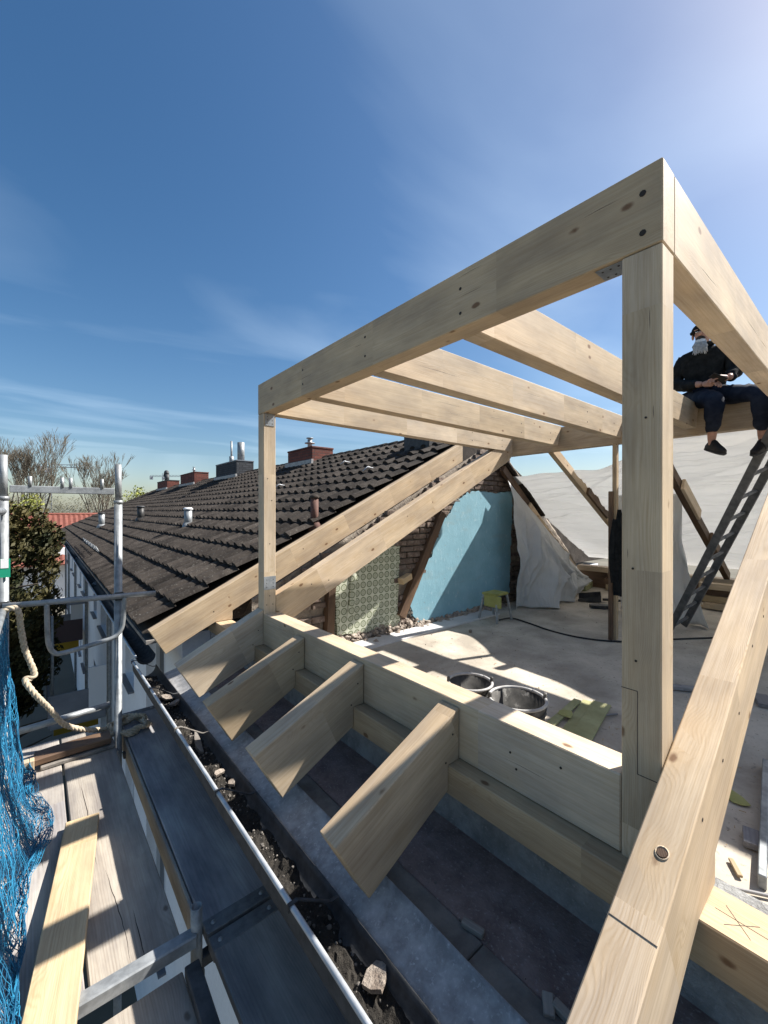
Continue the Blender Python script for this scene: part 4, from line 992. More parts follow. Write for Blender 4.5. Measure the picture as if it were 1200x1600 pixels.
    # snow guard rail near the eaves on the second house
    if h == 1:
        for z_ in (.06, .14, .22): tube('snow_guard', [slope_m(l0 + 1.0, .35, z_).translation, slope_m(l0 + 5.2, .35, z_).translation], .012, M['galv'], hs, 6)
        for k in range(6): tube('snow_guard_bracket', [slope_m(l0 + 1.0 + .84 * k, .35, .02).translation, slope_m(l0 + 1.0 + .84 * k, .35, .24).translation], .012, M['galv'], hs, 6)
# chimneys and pipes (parts of their houses)
houses = [o for o in bpy.data.objects if o.name.startswith('terraced_house')]
houses.sort(key=lambda o: o.location.y)
def chimney(h, ly0, ly1, top, mat, cap, extra):
    z0 = EZ + .495 * (RX - .4) - .1
    c = lbox('chimney', RX - .45, RX + .25, ly0, ly1, z0, top, mat, houses[h], .01)
    lbox('cap', RX - .465, RX + .265, ly0 - .015, ly1 + .015, top + .001, top + .05, cap, c, .008)
    m_ = lbox('flashing', RX - .52, RX - .452, ly0 - .08, ly1 + .08, z0 + .02, z0 + .24, M['zinc'], c, .004)
    for (f, r_, hh, mt, k) in extra:
        y = ly0 + (ly1 - ly0) * f; p0 = TM @ Vector((RX - .1, y, top + .06)); p1 = p0 + Vector((0, 0, hh))
        tube('flue', [p0, p1], r_, mt, c, 12)
        if k == 'hat': tube('flue_hat', [p1 + Vector((0, 0, -.12)), p1 + Vector((0, 0, -.10))], r_ * 2.2, mt, c, 14); tube('flue_cap', [p1 + Vector((0, 0, .03)), p1 + Vector((0, 0, .05))], r_ * 1.5, mt, c, 14)
        if k == 'bend':
            pts_ = [p1 + Vector((0, .16 - .16 * math.cos(a), .16 * math.sin(a))) for a in [math.pi * q / 8 for q in range(9)]]; tube('flue_bend', pts_, r_, mt, c, 10); 
            tube('flue_mouth', [pts_[-1], pts_[-1] + Vector((0, 0, -.14))], r_ * 1.15, mt, c, 10)
chimney(0, 5.45, 6.95, 1.80, M['chimney'], M['chimney'], [(.5, .07, .30, M['galv'], 'hat')])
chimney(1, 11.4, 13.9, 1.98, M['slate'], M['sill_grey'], [(.18, .14, .75, M['galv'], ''), (.62, .04, .95, M['galv'], ''), (.62, .09, .3, M['galv'], '')])
chimney(2, 17.3, 20.0, 1.95, M['chimney'], M['chimney'], [(.5, .05, .30, M['galv'], 'hat')])
chimney(3, 23.2, 26.0, 1.88, M['chimney'], M['steel_dark'], [(.6, .13, .45, M['steel_dark'], 'bend')])
lbox('ridge_hatch', RX - .75, RX - .3, .55, 1.25, EZ + .495 * (RX - .75) - .05, EZ + .495 * (RX - .4) + .22, M['steel_dark'], houses[0], .01)
def vent(h, x, y, hh, r_, mt, capm, name='vent_pipe'):
    z = 0.495 * x - 1.642; v = tube(name, [(x, y, z - .1), (x, y, z + hh)], r_, mt, houses[h], 16)
    tube('vent_cap', [(x, y, z + hh), (x, y, z + hh + .02), (x, y, z + hh + .05)], [r_ * 1.18, r_ * 1.25, r_ * .8], capm, v, 16)
    tube('vent_collar', [(x, y, z - .12), (x, y, z + .07)], [r_ * 2.0, r_ * 1.12], mt, v, 14)
vent(0, 2.95, 5.02, .36, .055, grain('brown_clay_pipe', C(.10, .05, .04), C(.14, .075, .06), 9), M['tile'])
vent(1, 2.66, 10.1, .36, .085, M['galv'], M['white'])
vent(2, 2.74, 16.1, .42, .11, M['black'], M['steel_dark'])
vent(3, 2.10, 20.6, .5, .11, M['galv'], M['black'])
for i, (x, y) in enumerate(((4.6, 5.9), (5.2, 7.5), (4.2, 8.6))):     # climbing hooks
    z = .495 * x - 1.642; tube('roof_hook', [(x - .15, y, z + .08), (x - .05, y, z + .16), (x + .1, y, z + .14)], .009, M['gutter'], houses[0], 6)
# balconies
def balcony(h, y0, y1, x0, z0, hh, lab):
    b = mobj('balcony', *box_vf(x0, 1.30, y0, y1, z0 - .15, z0), M['grey_panel'], houses[h]); tag(b, lab)
    mobj('front_panel', *box_vf(x0, 1.28, y0 - .04, y0 - .002, z0 - .10, z0 + hh), M['grey_panel'], b)
    mobj('side_panel', *box_vf(x0 - .04, x0 - .002, y0, y1, z0 - .1, z0 + hh), M['grey_panel'], b)
    mobj('privacy_screen', *box_vf(.95, 1.30, y0 - .10, y0 - .05, z0 + hh * .2, z0 + hh + .5), M['frame_white'], b)
    for xx in (x0 + .04,): tube('balcony_post', [(xx, y0 + .05, z0 + hh), (xx, y0 + .05, z0 + 2.4)], .03, M['galv'], b, 8)
    mobj('rear_panel', *box_vf(x0 + .1, 1.28, y1 - .05, y1, z0 - .9, z0 - .16), M['yellow_wall'], b)
def box_vf(x0, x1, y0, y1, z0, z1):
    V = [(x, y, z) for x in (x0, x1) for y in (y0, y1) for z in (z0, z1)]
    return V, [(0, 1, 3, 2), (4, 6, 7, 5), (0, 4, 5, 1), (2, 3, 7, 6), (0, 2, 6, 4), (1, 5, 7, 3)]
balcony(1, 11.9, 13.4, .25, -4.75, .62, 'grey balcony with yellow panel below')
balcony(2, 18.3, 19.8, .45, -4.4, .8, 'farther grey balcony')
bm = bmesh.new(); mobj('awning', *box_vf(.35, 1.26, 16.9, 18.1, -3.05, -2.98), M['grey_panel'], houses[2]); mobj('brown_screen', *box_vf(.30, 1.22, 17.2, 17.25, -4.3, -3.6), M['brown_panel'], houses[2])

# ================================================================ scaffold
SZ = -2.0; CZ = -1.995; SY = 4.30
sc = thing('scaffold', (.18, SY, GZ), 'galvanised tube scaffold with end guard frame at the left edge', 'scaffold')
G = M['galv']
def pole(x, y, z0, z1, lean=0.0):
    hollow('standard', (x - lean, y, z0), (x, y, z1 - .32), .031, .006, G, sc, 18)
    hollow('spigot', (x, y, z1 - .32), (x + .0, y, z1), .0255, .005, G, sc, 18)
    tube('collar', [(x, y, z1 - .345), (x, y, z1 - .315)], .0355, G, sc, 18)
pole(.56, SY, GZ, .41, .02); pole(-.185, SY, GZ, .43)
pole(.575, 2.05, GZ, -1.84); pole(-.19, 1.7, GZ, .43)
bar('top_rail', -.15, .53, SY - .02, SY + .02, .145, .200, G, sc, axis='x', bev=.004)
for x in (-.03, .17, .225, .44): hollow('peg', (x, SY - .012, .19), (x, SY - .012, .275), .013, .003, G, sc, 10)
tube('guard_rail', [(-.19, SY - .05, -.715), (.84, SY - .05, -.745)], .0225, G, sc, 14)
uf = [(.07, SY - .05, -.73), (.075, SY - .05, -.98), (.085, SY - .05, -1.07), (.115, SY - .05, -1.13), (.18, SY - .05, -1.145), (.44, SY - .05, -1.105), (.53, SY - .05, -1.08), (.575, SY - .05, -1.02), (.59, SY - .05, -.93), (.60, SY - .05, -.74)]
tube('guard_loop', smoothpath(uf, 5), .0185, G, sc, 12)
tube('toe_rail', [(-.15, SY + .02, -1.72), (.50, SY + .06, -1.70)], .026, G, sc, 12)
tube('side_rail', [(-.19, SY, -.75), (-.20, 1.7, -.80)], .026, G, sc, 12)
tube('side_rail', [(-.19, SY, .0), (-.20, 1.7, .0)], .026, G, sc, 12)
for p in ((-.185, SY - .02, -.72), (.56, SY - .02, -.74)):
    bm = bmesh.new(); bm_box(bm, p, (.085, .07, .07)); bevel(bm, .012, 2); bmobj('coupler', bm, M['steel_dark'], sc)
mobj('green_tag', *box_vf(-.225, -.145, SY - .045, SY - .037, -.50, -.36), M['stone_green'], sc); mobj('tag_label', *box_vf(-.20, -.155, SY - .0475, SY - .0455, -.43, -.36), M['white'], sc)
# transom at the near bay joint, weathered steel box section
beam('transom', (-.22, 2.06, SZ + .03), (.57, 2.04, SZ + .03), .06, .06, M['galv'], sc, .006)
bar('transom', -.2, .55, SY - .09, SY - .03, SZ - .12, SZ - .055, M['galv'], sc, axis='x')
beam('console_bracket', (.58, 2.06, CZ - .12), (.92, 2.05, CZ - .09), .05, .05, M['steel_dark'], sc); beam('console_bracket', (.58, 4.22, CZ - .12), (.92, 4.22, CZ - .09), .05, .05, M['steel_dark'], sc)
beam('diagonal_brace', (.53, 1.96, SZ - .02), (.50, 1.1, SZ + .02), .06, .05, M['steel_dark'], sc)
def plank(x0, x1, y0, y1, z, t, mat, lab, caps=None, seed=0, rot=None):
    o = thing('scaffold_plank', ((x0 + x1) / 2, (y0 + y1) / 2, z - t), lab, 'plank', 'scaffold deck planks')
    bar('board', x0, x1, y0, y1, z - t, z, mat, o, axis='y', bev=.005, wob=.003, seed=seed)
    for y, s_ in ((y0, 1), (y1, -1)):
        if caps and (s_ in caps):
            bar('end_cap', x0 - .003, x1 + .003, min(y, y + s_ * .075) - .002, max(y, y + s_ * .075) + .002, z - t - .003, z + .0035, M['cap_steel'], o, axis='x', bev=.003)
            for f in (.12, .88): tube('rivet', [(x0 + (x1 - x0) * f, y + s_ * .04, z), (x0 + (x1 - x0) * f, y + s_ * .04, z + .009)], [.013, .009], M['galv'], o, 10)
plank(-.20, .157, 2.11, 4.66, SZ - .004, .045, M['wood_grey'], 'pale weathered scaffold plank on the outer side under the blue net', None, 1)
plank(.172, .522, 2.11, 4.64, SZ, .045, M['wood_grey'], 'pale weathered scaffold plank in the middle, partly sunlit, with long cracks', None, 2)
plank(.622, .94, 2.04, 4.80, CZ, .05, M['wood_stain'], 'dark scaffold plank beside the gutter, farther one', (1, -1), 3)
plank(.622, .94, -.7, 2.02, CZ - .004, .05, M['wood_stain'], 'dark scaffold plank beside the gutter, nearest the camera', (1, -1), 4)
plank(-.20, .50, -.7, 2.0, SZ - .045, .045, M['wood_grey'], 'stained scaffold board below the steel transom at the bottom edge', None, 5)
# dark cracks on the pale planks
for i, pth in enumerate(([(.25, 3.75), (.262, 3.4), (.258, 3.05), (.27, 2.82)], [(.30, 2.8), (.31, 2.55), (.322, 2.35), (.325, 2.05)], [(.37, 2.45), (.372, 2.25), (.38, 2.06)], [(.02, 3.4), (.03, 3.0)])):
    par = [o for o in bpy.data.objects if o.name.startswith('scaffold_plank')][1 if i < 3 else 0]
    zc = SZ + (0 if i < 3 else -.004) - .0012; rr_ = random.Random(i)
    pc = [(x + rr_.uniform(-.004, .004), y, zc) for x, y in pth]
    sp_ = smoothpath(pc, 6); tube('crack', [p + Vector((rr_.uniform(-.002, .002), 0, 0)) for p in sp_], [.0008 + .0022 * math.sin(math.pi * k / (len(sp_) - 1)) for k in range(len(sp_))], M['screw'], par, 5)
tag(beam('loose_board', (.232, 3.28, SZ + .024), (-.03, 1.55, SZ + .10), .175, .042, M['wood_end']), 'fresh yellowish board lying askew on the pale planks', 'board')
tag(bar('side_board', .600, .616, 2.1, 4.6, SZ - .16, CZ - .012, M['wood_grey'], axis='y', bev=.003), 'pale board on edge under the dark plank beside the gutter', 'board')
o = beam('broken_board', P(52, 1186, Z=SZ + .06), P(172, 1150, Z=SZ + .07), .16, .05, M['wood_old'], None, .006, wob=.012, seed=3); tag(o, 'dark broken roof board lying across the far deck end', 'board')
o = beam('broken_board', P(62, 1196, Z=SZ + .016), P(178, 1160, Z=SZ + .018), .12, .028, M['strip'], None, .004, wob=.012, seed=5); tag(o, 'splintered grey board underneath the dark broken one', 'board')
pb_ = P(45, 1212, Z=SZ)
lb = thing('cut_block', pb_, 'small freshly cut L-shaped wood block on the deck by the net', 'block')
bar('block_leg', pb_.x, pb_.x + .03, pb_.y - .03, pb_.y + .03, SZ, SZ + .12, W, lb, axis='z'); bar('block_arm', pb_.x - .10, pb_.x - .001, pb_.y - .03, pb_.y + .03, SZ + .075, SZ + .12, W, lb, axis='x')
# rope: three twisted strands, over the rail, down, and a coil on the deck
rp = [(-.20, SY - .10, -.79), (-.165, SY - .10, -.735)] + [P(u, v, Y=y) for u, v, y in ((27, 952, 4.19), (33, 985, 4.19), (39, 1015, 4.19), (53, 1050, 4.18), (47, 1059, 4.17), (39, 1063, 4.16), (55, 1085, 4.12), (78, 1108, 4.2), (98, 1130, 4.3), (122, 1138, 4.36), (150, 1140, 4.4))]
for k in range(42):
    a = 2.6 - k * .36; q = .105 + .016 * math.sin(k * 1.7); rp.append((.66 + q * 1.3 * math.cos(a), 4.42 + q * 1.3 * math.sin(a), CZ + .026 + .02 * (k // 17) + .008 * math.sin(k * 2.1)))
cp = smoothpath(rp, 9); V = []; F = []; fm = None
dist = 0; paths = [[], [], []]; pn = None
for i, p in enumerate(cp):
    t = (cp[min(i + 1, len(cp) - 1)] - cp[max(i - 1, 0)]).normalized()
    if i: dist += (p - cp[i - 1]).length
    pn = t.orthogonal().normalized() if pn is None else (pn - t * pn.dot(t)).normalized(); q = t.cross(pn)
    for s_ in range(3):
        a = dist / .11 * 2 * math.pi + s_ * 2.0944; paths[s_].append(p + (pn * math.cos(a) + q * math.sin(a)) * .0105)
join_tubes('rope', [(p, .0125) for p in paths], M['rope'], None, 7)
tag(bpy.data.objects['rope'], 'thick pale hemp rope hung from the guard rail and coiled on the deck', 'rope')
# blue debris net
rr = random.Random(21)
def net_pt(s, t, ph):
    y = 4.2 - 2.75 * s
    xb = .13 * math.exp(-((y - 3.28) / .42) ** 2) + .03 * math.exp(-((y - 4.0) / .25) ** 2) - .06
    drop = min(1, t / .68); lay = max(0, (t - .68) / .32)
    z = -.80 - 1.14 * drop + .03 * lay
    x = -.185 + .05 * drop + (xb + .13) * (drop ** 3) * .55 + (xb + .13) * .45 * lay
    g = Vector((s * 9 + ph, t * 5, ph)); a = noise.noise_vector(g) * .055 * (.3 + .7 * drop) + noise.noise_vector(g * 3.1) * .022
    return Vector((x + a.x * .8 + .012 * ph, y + a.y * 1.3, max(SZ + .012, z + a.z * .8)))
tubes = [[], []]
for ph in (0, 1.7):
    for i in range(92):
        s = i / 91; path = [net_pt(s + rr.uniform(-.004, .004), j / 38, ph) for j in range(39)]; tubes[rr.random() < .4].append((path, .0019))
    for j in range(44):
        t = j / 43; path = [net_pt(i / 90, t + .008 * math.sin(i * 1.3 + j), ph) for i in range(91)]; tubes[rr.random() < .4].append((path, .0018))
nn = thing('safety_net', (-.15, 3, SZ), 'crumpled blue scaffold safety net at the left edge', 'net')
join_tubes('dark_cord', tubes[0], M['net'], nn, 3); join_tubes('light_cord', tubes[1], M['net_light'], nn, 3)
# ================================================================ seated man
def skin_mesh(name, joints, edges, mat, parent, sub=2, root=0):
    me = bpy.data.meshes.new(name); me.from_pydata([j[0] for j in joints], edges, [])
    o = bpy.data.objects.new(name, me); COL.objects.link(o)
    md = o.modifiers.new('skin', 'SKIN'); md.use_smooth_shade = True
    sv = me.skin_vertices[0].data
    for i, j in enumerate(joints):
        r_ = j[1]; sv[i].radius = r_ if isinstance(r_, tuple) else (r_, r_)
        sv[i].use_root = (i == root)
    ms = o.modifiers.new('sub', 'SUBSURF'); ms.levels = sub; ms.render_levels = sub
    dg = bpy.context.evaluated_depsgraph_get(); ev = o.evaluated_get(dg)
    m2 = bpy.data.meshes.new_from_object(ev); bpy.data.objects.remove(o)
    m2.name = name; m2.materials.clear(); m2.materials.append(mat)
    m2.polygons.foreach_set('use_smooth', [True] * len(m2.polygons))
    o = bpy.data.objects.new(name, m2); link(o, parent); return o
man = thing('person', (5.68, 1.28, 1.17), 'person in black jacket, dark cap and navy trousers sitting on the purlin', 'person')
V3 = Vector
pel = V3((5.74, 1.27, 1.29)); bel = V3((5.72, 1.27, 1.42)); che = V3((5.69, 1.27, 1.62)); nb_ = V3((5.66, 1.27, 1.77)); nk = V3((5.63, 1.27, 1.83)); hdc = V3((5.585, 1.265, 1.92))
shR, shL = V3((5.67, 1.47, 1.70)), V3((5.67, 1.06, 1.70)); elR, elL = V3((5.63, 1.54, 1.44)), V3((5.63, .985, 1.46))
wrR, wrL = V3((5.38, 1.22, 1.335)), V3((5.40, 1.01, 1.355)); haR, haL = V3((5.33, 1.13, 1.315)), V3((5.33, 1.07, 1.35))
hpR, hpL = V3((5.70, 1.36, 1.26)), V3((5.70, 1.18, 1.26))
knR = P(1117, 622, X=5.27); knL = P(1190, 612, X=5.32); anR = P(1112, 684, X=5.36); anL = P(1192, 682, X=5.38)
toR = P(1133, 708, X=5.20); toL = P(1178, 700, X=5.20); heR = anR + V3((.07, .02, -.085)); heL = anL + V3((.07, .0, -.085))
# body: one continuous figure
J = [(pel, (.13, .10)), (bel, (.12, .10)), (che, (.15, .11)), (nb_, .075), (nk, .058), (hdc + V3((.015, 0, -.07)), (.062, .07)), (hdc + V3((-.005, 0, 0)), (.078, .092)), (hdc + V3((.005, 0, .075)), (.072, .085)), (hdc + V3((.01, 0, .105)), (.04, .05)),
     (shR, .07), (elR, .05), (wrR, .032), (shL, .07), (elL, .05), (wrL, .032),
     (hpR, .09), (knR, .062), (anR, .042), (hpL, .09), (knL, .062), (anL, .042), (anR + V3((-.02, 0, -.05)), .03), (anR + V3((-.05, 0, -.08)), .02), (anL + V3((-.02, 0, -.05)), .03), (anL + V3((-.05, 0, -.08)), .02)]
E_ = [(0, 1), (1, 2), (2, 3), (3, 4), (4, 5), (5, 6), (6, 7), (7, 8), (2, 9), (9, 10), (10, 11), (2, 12), (12, 13), (13, 14), (0, 15), (15, 16), (16, 17), (0, 18), (18, 19), (19, 20), (17, 21), (21, 22), (20, 23), (23, 24)]
body = skin_mesh('body', J, E_, M['skin'], man)
def ball(name, c, rad, mat, par, sub=2, fn=None):
    bm = bmesh.new(); bmesh.ops.create_icosphere(bm, subdivisions=sub, radius=1.0)
    for v in bm.verts:
        k = fn(v.co.copy()) if fn else 1.0
        v.co = V3((v.co.x * rad[0] * k, v.co.y * rad[1] * k, v.co.z * rad[2] * k)) + c
    return bmobj(name, bm, mat, par, True)
# face: nose, brows, eyes, mouth, ears
ball('nose', hdc + V3((-.098, 0, -.005)), (.024, .016, .026), M['skin'], body)
for s_ in (-1, 1):
    ball('eye', hdc + V3((-.082, s_ * .032, .022)), (.010, .014, .009), M['white'], body); ball('pupil', hdc + V3((-.090, s_ * .032, .022)), (.004, .006, .006), M['black'], body, 1)
    ball('brow', hdc + V3((-.086, s_ * .034, .042)), (.010, .024, .006), M['skin'], body); ball('ear', hdc + V3((.01, s_ * .090, .005)), (.022, .012, .034), M['skin'], body)
ball('mouth', hdc + V3((-.092, 0, -.045)), (.008, .024, .006), grain('lips', C(.30, .12, .10), C(.36, .15, .12), 20), body)
# hands with five bent fingers
def hand(w0, palm, tip, updir, thumbdir, par):
    d = (tip - w0).normalized(); u = Vector(updir); u = (u - d * u.dot(d)).normalized(); sd_ = d.cross(u)
    Jh = [(w0, (.024, .03)), (palm - d * .01, (.016, .040)), (palm + d * .03, (.014, .040))]; Eh = [(0, 1), (1, 2)]
    hm = skin_mesh('hand', Jh, Eh, M['skin'], par, 2)
    for k, (off, ln) in enumerate(((-.030, .062), (-.010, .075), (.010, .070), (.028, .052))):
        b0 = palm + d * .03 + sd_ * off; k1 = b0 + d * ln * .5 - u * ln * .12; k2 = k1 + d * ln * .28 - u * ln * .30; k3 = k2 - u * ln * .26 + d * ln * .02
        tube('finger', smoothpath([b0 - d * .02, b0, k1, k2, k3], 3), [.0095] * 7 + [.0085] * 4 + [.0075, .006], M['skin'], hm, 8)
    tdv = Vector(thumbdir).normalized(); b0 = palm - d * .015 + sd_ * (-.03 if sd_.dot(tdv) < 0 else .03)
    tube('thumb', smoothpath([b0, b0 + tdv * .03 + d * .015, b0 + tdv * .035 + d * .045, b0 + tdv * .028 + d * .062], 3), [.012] * 4 + [.0105] * 3 + [.010, .009, .008], M['skin'], hm, 8)
hand(wrR, haR, haR + (haR - wrR), (0, .15, 1), (-.2, 0, 1), body); hand(wrL, haL, haL + (haL - wrL) * .9, (.1, -.3, 1), (-.2, .3, 1), body)
# clothes
J = [(pel + V3((0, 0, .02)), (.20, .15)), (bel, (.20, .15)), (che, (.215, .15)), (nb_, (.115, .10)), (nk + V3((.015, 0, -.005)), (.085, .085)), (shR, .092), (elR, .078), (wrR + (elR - wrR) * .14, .052), (shL, .092), (elL, .078), (wrL + (elL - wrL) * .14, .052)]
E_ = [(0, 1), (1, 2), (2, 3), (3, 4), (2, 5), (5, 6), (6, 7), (2, 8), (8, 9), (9, 10)]
jo = skin_mesh('jacket', J, E_, M['jacket'], man)
def wrinkle(o, amp, sc_):
    me = o.data; co = [v.co.copy() for v in me.vertices]; nr_ = [v.normal.copy() for v in me.vertices]
    for v, c, n in zip(me.vertices, co, nr_): v.co = c + n * amp * (noise.noise(c * sc_) + .6 * noise.noise(c * sc_ * 2.3))
wrinkle(jo, .022, 11)
tube('collar', [nk + V3((.02 + .078 * math.cos(a), .078 * math.sin(a), .012 * math.cos(a))) for a in [2 * math.pi * q / 14 for q in range(15)]], .026, M['jacket'], man, 8)
J = [(pel + V3((0, 0, -.01)), (.165, .12)), (hpR, .115), (knR, .098), (anR + (knR - anR) * .12, .066), (hpL, .115), (knL, .098), (anL + (knL - anL) * .12, .066), (knR + V3((-.005, 0, .0)) + (anR - knR) * .45, .080), (knL + (anL - knL) * .45, .080)]
E_ = [(0, 1), (1, 2), (2, 7), (7, 3), (0, 4), (4, 5), (5, 8), (8, 6)]
tr_ = skin_mesh('trousers', J, E_, M['trousers'], man); wrinkle(tr_, .012, 15)
for an, to in ((anR, toR), (anL, toL)):
    fd = (to - an); fd = V3((fd.x, fd.y, 0)).normalized(); fd = (fd * .93 + V3((0, 0, -.30))).normalized(); sdv = fd.cross(V3((0, 0, 1))).normalized(); upv = sdv.cross(fd)
    base = an + V3((0, 0, -.115)) - fd * .085; prof = ((0, .026, .05), (.03, .036, .075), (.07, .041, .10), (.11, .043, .105), (.15, .044, .085), (.19, .048, .066), (.235, .048, .052), (.27, .036, .040), (.288, .014, .022))
    V = []; F = []; n = 12
    for dd, hw, ht in prof:
        for k in range(n):
            a = 2 * math.pi * k / n; cz = math.sin(a); V.append(base + fd * dd + sdv * (hw * math.cos(a)) + upv * (ht * max(0, cz) ** .8 if cz > 0 else .006 * cz))
    for q in range(len(prof) - 1):
        for k in range(n): F.append((q * n + k, q * n + (k + 1) % n, (q + 1) * n + (k + 1) % n, (q + 1) * n + k))
    F += [tuple(reversed(range(n))), tuple((len(prof) - 1) * n + k for k in range(n))]
    sh = mobj('shoe', V, F, M['shoe'], man, True)
    V = []; F = []
    for dd, hw, ht in prof:
        for k in range(n):
            a = 2 * math.pi * k / n; V.append(base + fd * dd + sdv * ((hw + .004) * math.cos(a)) + upv * (-.012 + .016 * math.sin(a)))
    for q in range(len(prof) - 1):
        for k in range(n): F.append((q * n + k, q * n + (k + 1) % n, (q + 1) * n + (k + 1) % n, (q + 1) * n + k))
    F += [tuple(reversed(range(n))), tuple((len(prof) - 1) * n + k for k in range(n))]
    mobj('sole', V, F, M['steel_dark'], sh, True)
rb = random.Random(1)
ball('beard', hdc + V3((-.075, 0, -.115)), (.040, .052, .080), M['beard'], man, 3, lambda c: (1 + .22 * noise.noise(c * 4)) * (1 - .32 * max(0, -c.z) * abs(c.y)))
tb = []
for k in range(420):
    a = rb.uniform(-1.15, 1.15); st0 = hdc + V3((-.055 - .042 * math.cos(a), .052 * math.sin(a), -.075 - rb.uniform(0, .06))); e = st0 + V3((-.018 * math.cos(a) - rb.uniform(0, .03), .01 * math.sin(a) + rb.uniform(-.012, .012), -rb.uniform(.05, .11)))
    tb.append(([st0, (st0 + e) / 2 + V3((-.012, 0, 0)), e], .0019))
join_tubes('beard_strands', tb, M['beard'], man, 3)
ball('moustache', hdc + V3((-.082, 0, -.062)), (.026, .045, .034), grain('dark_beard', C(.03, .022, .018), C(.07, .055, .045), 40, 0.9, 0.8, fine=160), man, 2)
ball('cap', hdc + V3((.012, 0, .055)), (.098, .104, .082), M['jacket'], man, 3, lambda c: 1.0 if c.z > -.25 else .93)
tube('cap_cuff', [hdc + V3((.012 + .097 * math.cos(a), .103 * math.sin(a), .045 + .01 * math.cos(a))) for a in [2 * math.pi * q / 20 for q in range(21)]], .014, M['jacket'], man, 8)
bm = bmesh.new(); bm_box(bm, (0, 0, 0), (.075, .15, .009)); bevel(bm, .004, 2)
ph = bmobj('mobile_phone', bm, M['black'], None, mtx=Matrix.Translation((5.275, 1.065, 1.345)) @ Matrix.Rotation(.5, 4, 'Y') @ Matrix.Rotation(.9, 4, 'Z')); tag(ph, 'small dark phone held in the seated man\'s hands', 'phone')

# ================================================================ beyond: yew, red roof, trees, cranes
def leaf_crown(name, blobs, count, size, mat, par, seed, asp=1.0):
    rr = random.Random(seed); V = []; F = []
    for i in range(count):
        c, r_ = blobs[rr.randrange(len(blobs))]
        d = V3((rr.gauss(0, 1), rr.gauss(0, 1), rr.gauss(0, 1))).normalized(); q = (rr.random() ** .35)
        p = V3(c) + V3((d.x * r_[0], d.y * r_[1], d.z * r_[2])) * q * (1 + .25 * noise.noise(d * 2.3 + V3(c)))
        s = size * rr.uniform(.5, 1.4); a = V3((rr.gauss(0, 1), rr.gauss(0, 1), rr.gauss(0, 1))).normalized(); b = a.orthogonal().normalized(); cxx = a.cross(b)
        o_ = len(V); V += [p + b * s, p + cxx * s * .45 * asp, p - b * s, p - cxx * s * .45 * asp]; F.append((o_, o_ + 1, o_ + 2, o_ + 3))
    return mobj(name, V, F, mat, par)
yw = thing('yew_tree', (-1.0, 12.6, GZ), 'dark dense evergreen tree filling the left edge behind the scaffold', 'tree')
tube('trunk', [(-1.0, 12.6, GZ), (-.95, 12.6, -5), (-1.0, 12.6, -1.2)], [.22, .17, .05], M['bark'], yw, 8)
rr = random.Random(2)
for k in range(26):
    a = rr.uniform(0, 6.28); z = rr.uniform(-6, -1); tube('limb', [(-1, 12.6, z), (-1 + math.cos(a) * .8, 12.6 + math.sin(a) * .8, z + .35), (-1 + math.cos(a) * 1.35, 12.6 + math.sin(a) * 1.35, z + .45)], [.05, .03, .01], M['bark'], yw, 5)
bl = []
for k in range(110):
    z = rr.uniform(-7.2, -.75); a = rr.uniform(0, 6.28); q = rr.uniform(.3, 1.45) * (1 if z < -1.8 else max(.35, .5 + (-.5 - z) * .4))
    bl.append(((-1.0 + q * math.cos(a), 12.6 + q * math.sin(a), z), (.42, .42, .36)))
bl = [((c_[0] - .25, c_[1], c_[2]), r2_) for c_, r2_ in bl]
bl += [((-.1, 12.5, -.30), (.42, .4, .40)), ((-.55, 12.5, -.12), (.42, .4, .38)), ((-1.1, 12.5, -.10), (.4, .4, .36)), ((.22, 12.5, -.65), (.34, .4, .4))]
bl += [((-.55, 12.4, -.45), (.45, .4, .42)), ((-1.1, 12.5, -.35), (.4, .4, .4)), ((.05, 12.4, -.85), (.45, .4, .45)), ((.15, 12.5, -1.3), (.36, .4, .5)), ((.25, 12.5, -2.3), (.3, .4, .6)), ((.2, 12.5, -3.4), (.3, .4, .6))]
leaf_crown('crown', bl, 85000, .062, M['yew'], yw, 3)
# white blossom shrub glimpsed below
# red-roofed house
rh = thing('red_roofed_house', (3, 48, GZ), 'house with long red clay-tile roof beyond the tiled terrace', 'house')
mobj('wall', *box_vf(-14, 14, 45.6, 56, GZ, -3.2), M['wall_white'], rh)
V = []; F = []; nx = 140; ny = 12
y0r, z0r, y1r, z1r = 44.6, -4.6, 50.5, -.38
for i in range(nx + 1):
    x = -14 + 28 * i / nx; hgt = .07 * (i % 2)
    for j in range(ny + 1):
        t = j / ny; V.append((x, y0r + (y1r - y0r) * t, z0r + (z1r - z0r) * t + hgt + .10))
        V.append((x, y0r + (y1r - y0r) * t + .01, z0r + (z1r - z0r) * t + hgt))
q = 2 * (ny + 1)
for i in range(nx):
    for j in range(ny * 2 + 1): F.append((i * q + j, (i + 1) * q + j, (i + 1) * q + j + 1, i * q + j + 1))
rfr = mobj('roof', V, F, M['tile_red'], rh, False)
mobj('roof_back', [(-14, y1r, z1r), (14, y1r, z1r), (14, 57, z0r), (-14, 57, z0r)], [(0, 1, 2, 3)], M['tile_red'], rh)
tube('ridge_cap', [(-14, y1r, z1r + .1), (14, y1r, z1r + .1)], .13, M['tile_red'], rh, 8)
for xx in (-6, -2, 2.2, 6): 
    wn_ = mobj('window', *box_vf(xx, xx + 1.2, 45.55, 45.59, -6.4, -5.0), M['glass'], rh); mobj('frame', *box_vf(xx - .06, xx + 1.26, 45.57, 45.595, -6.46, -4.94), M['frame_white'], wn_)
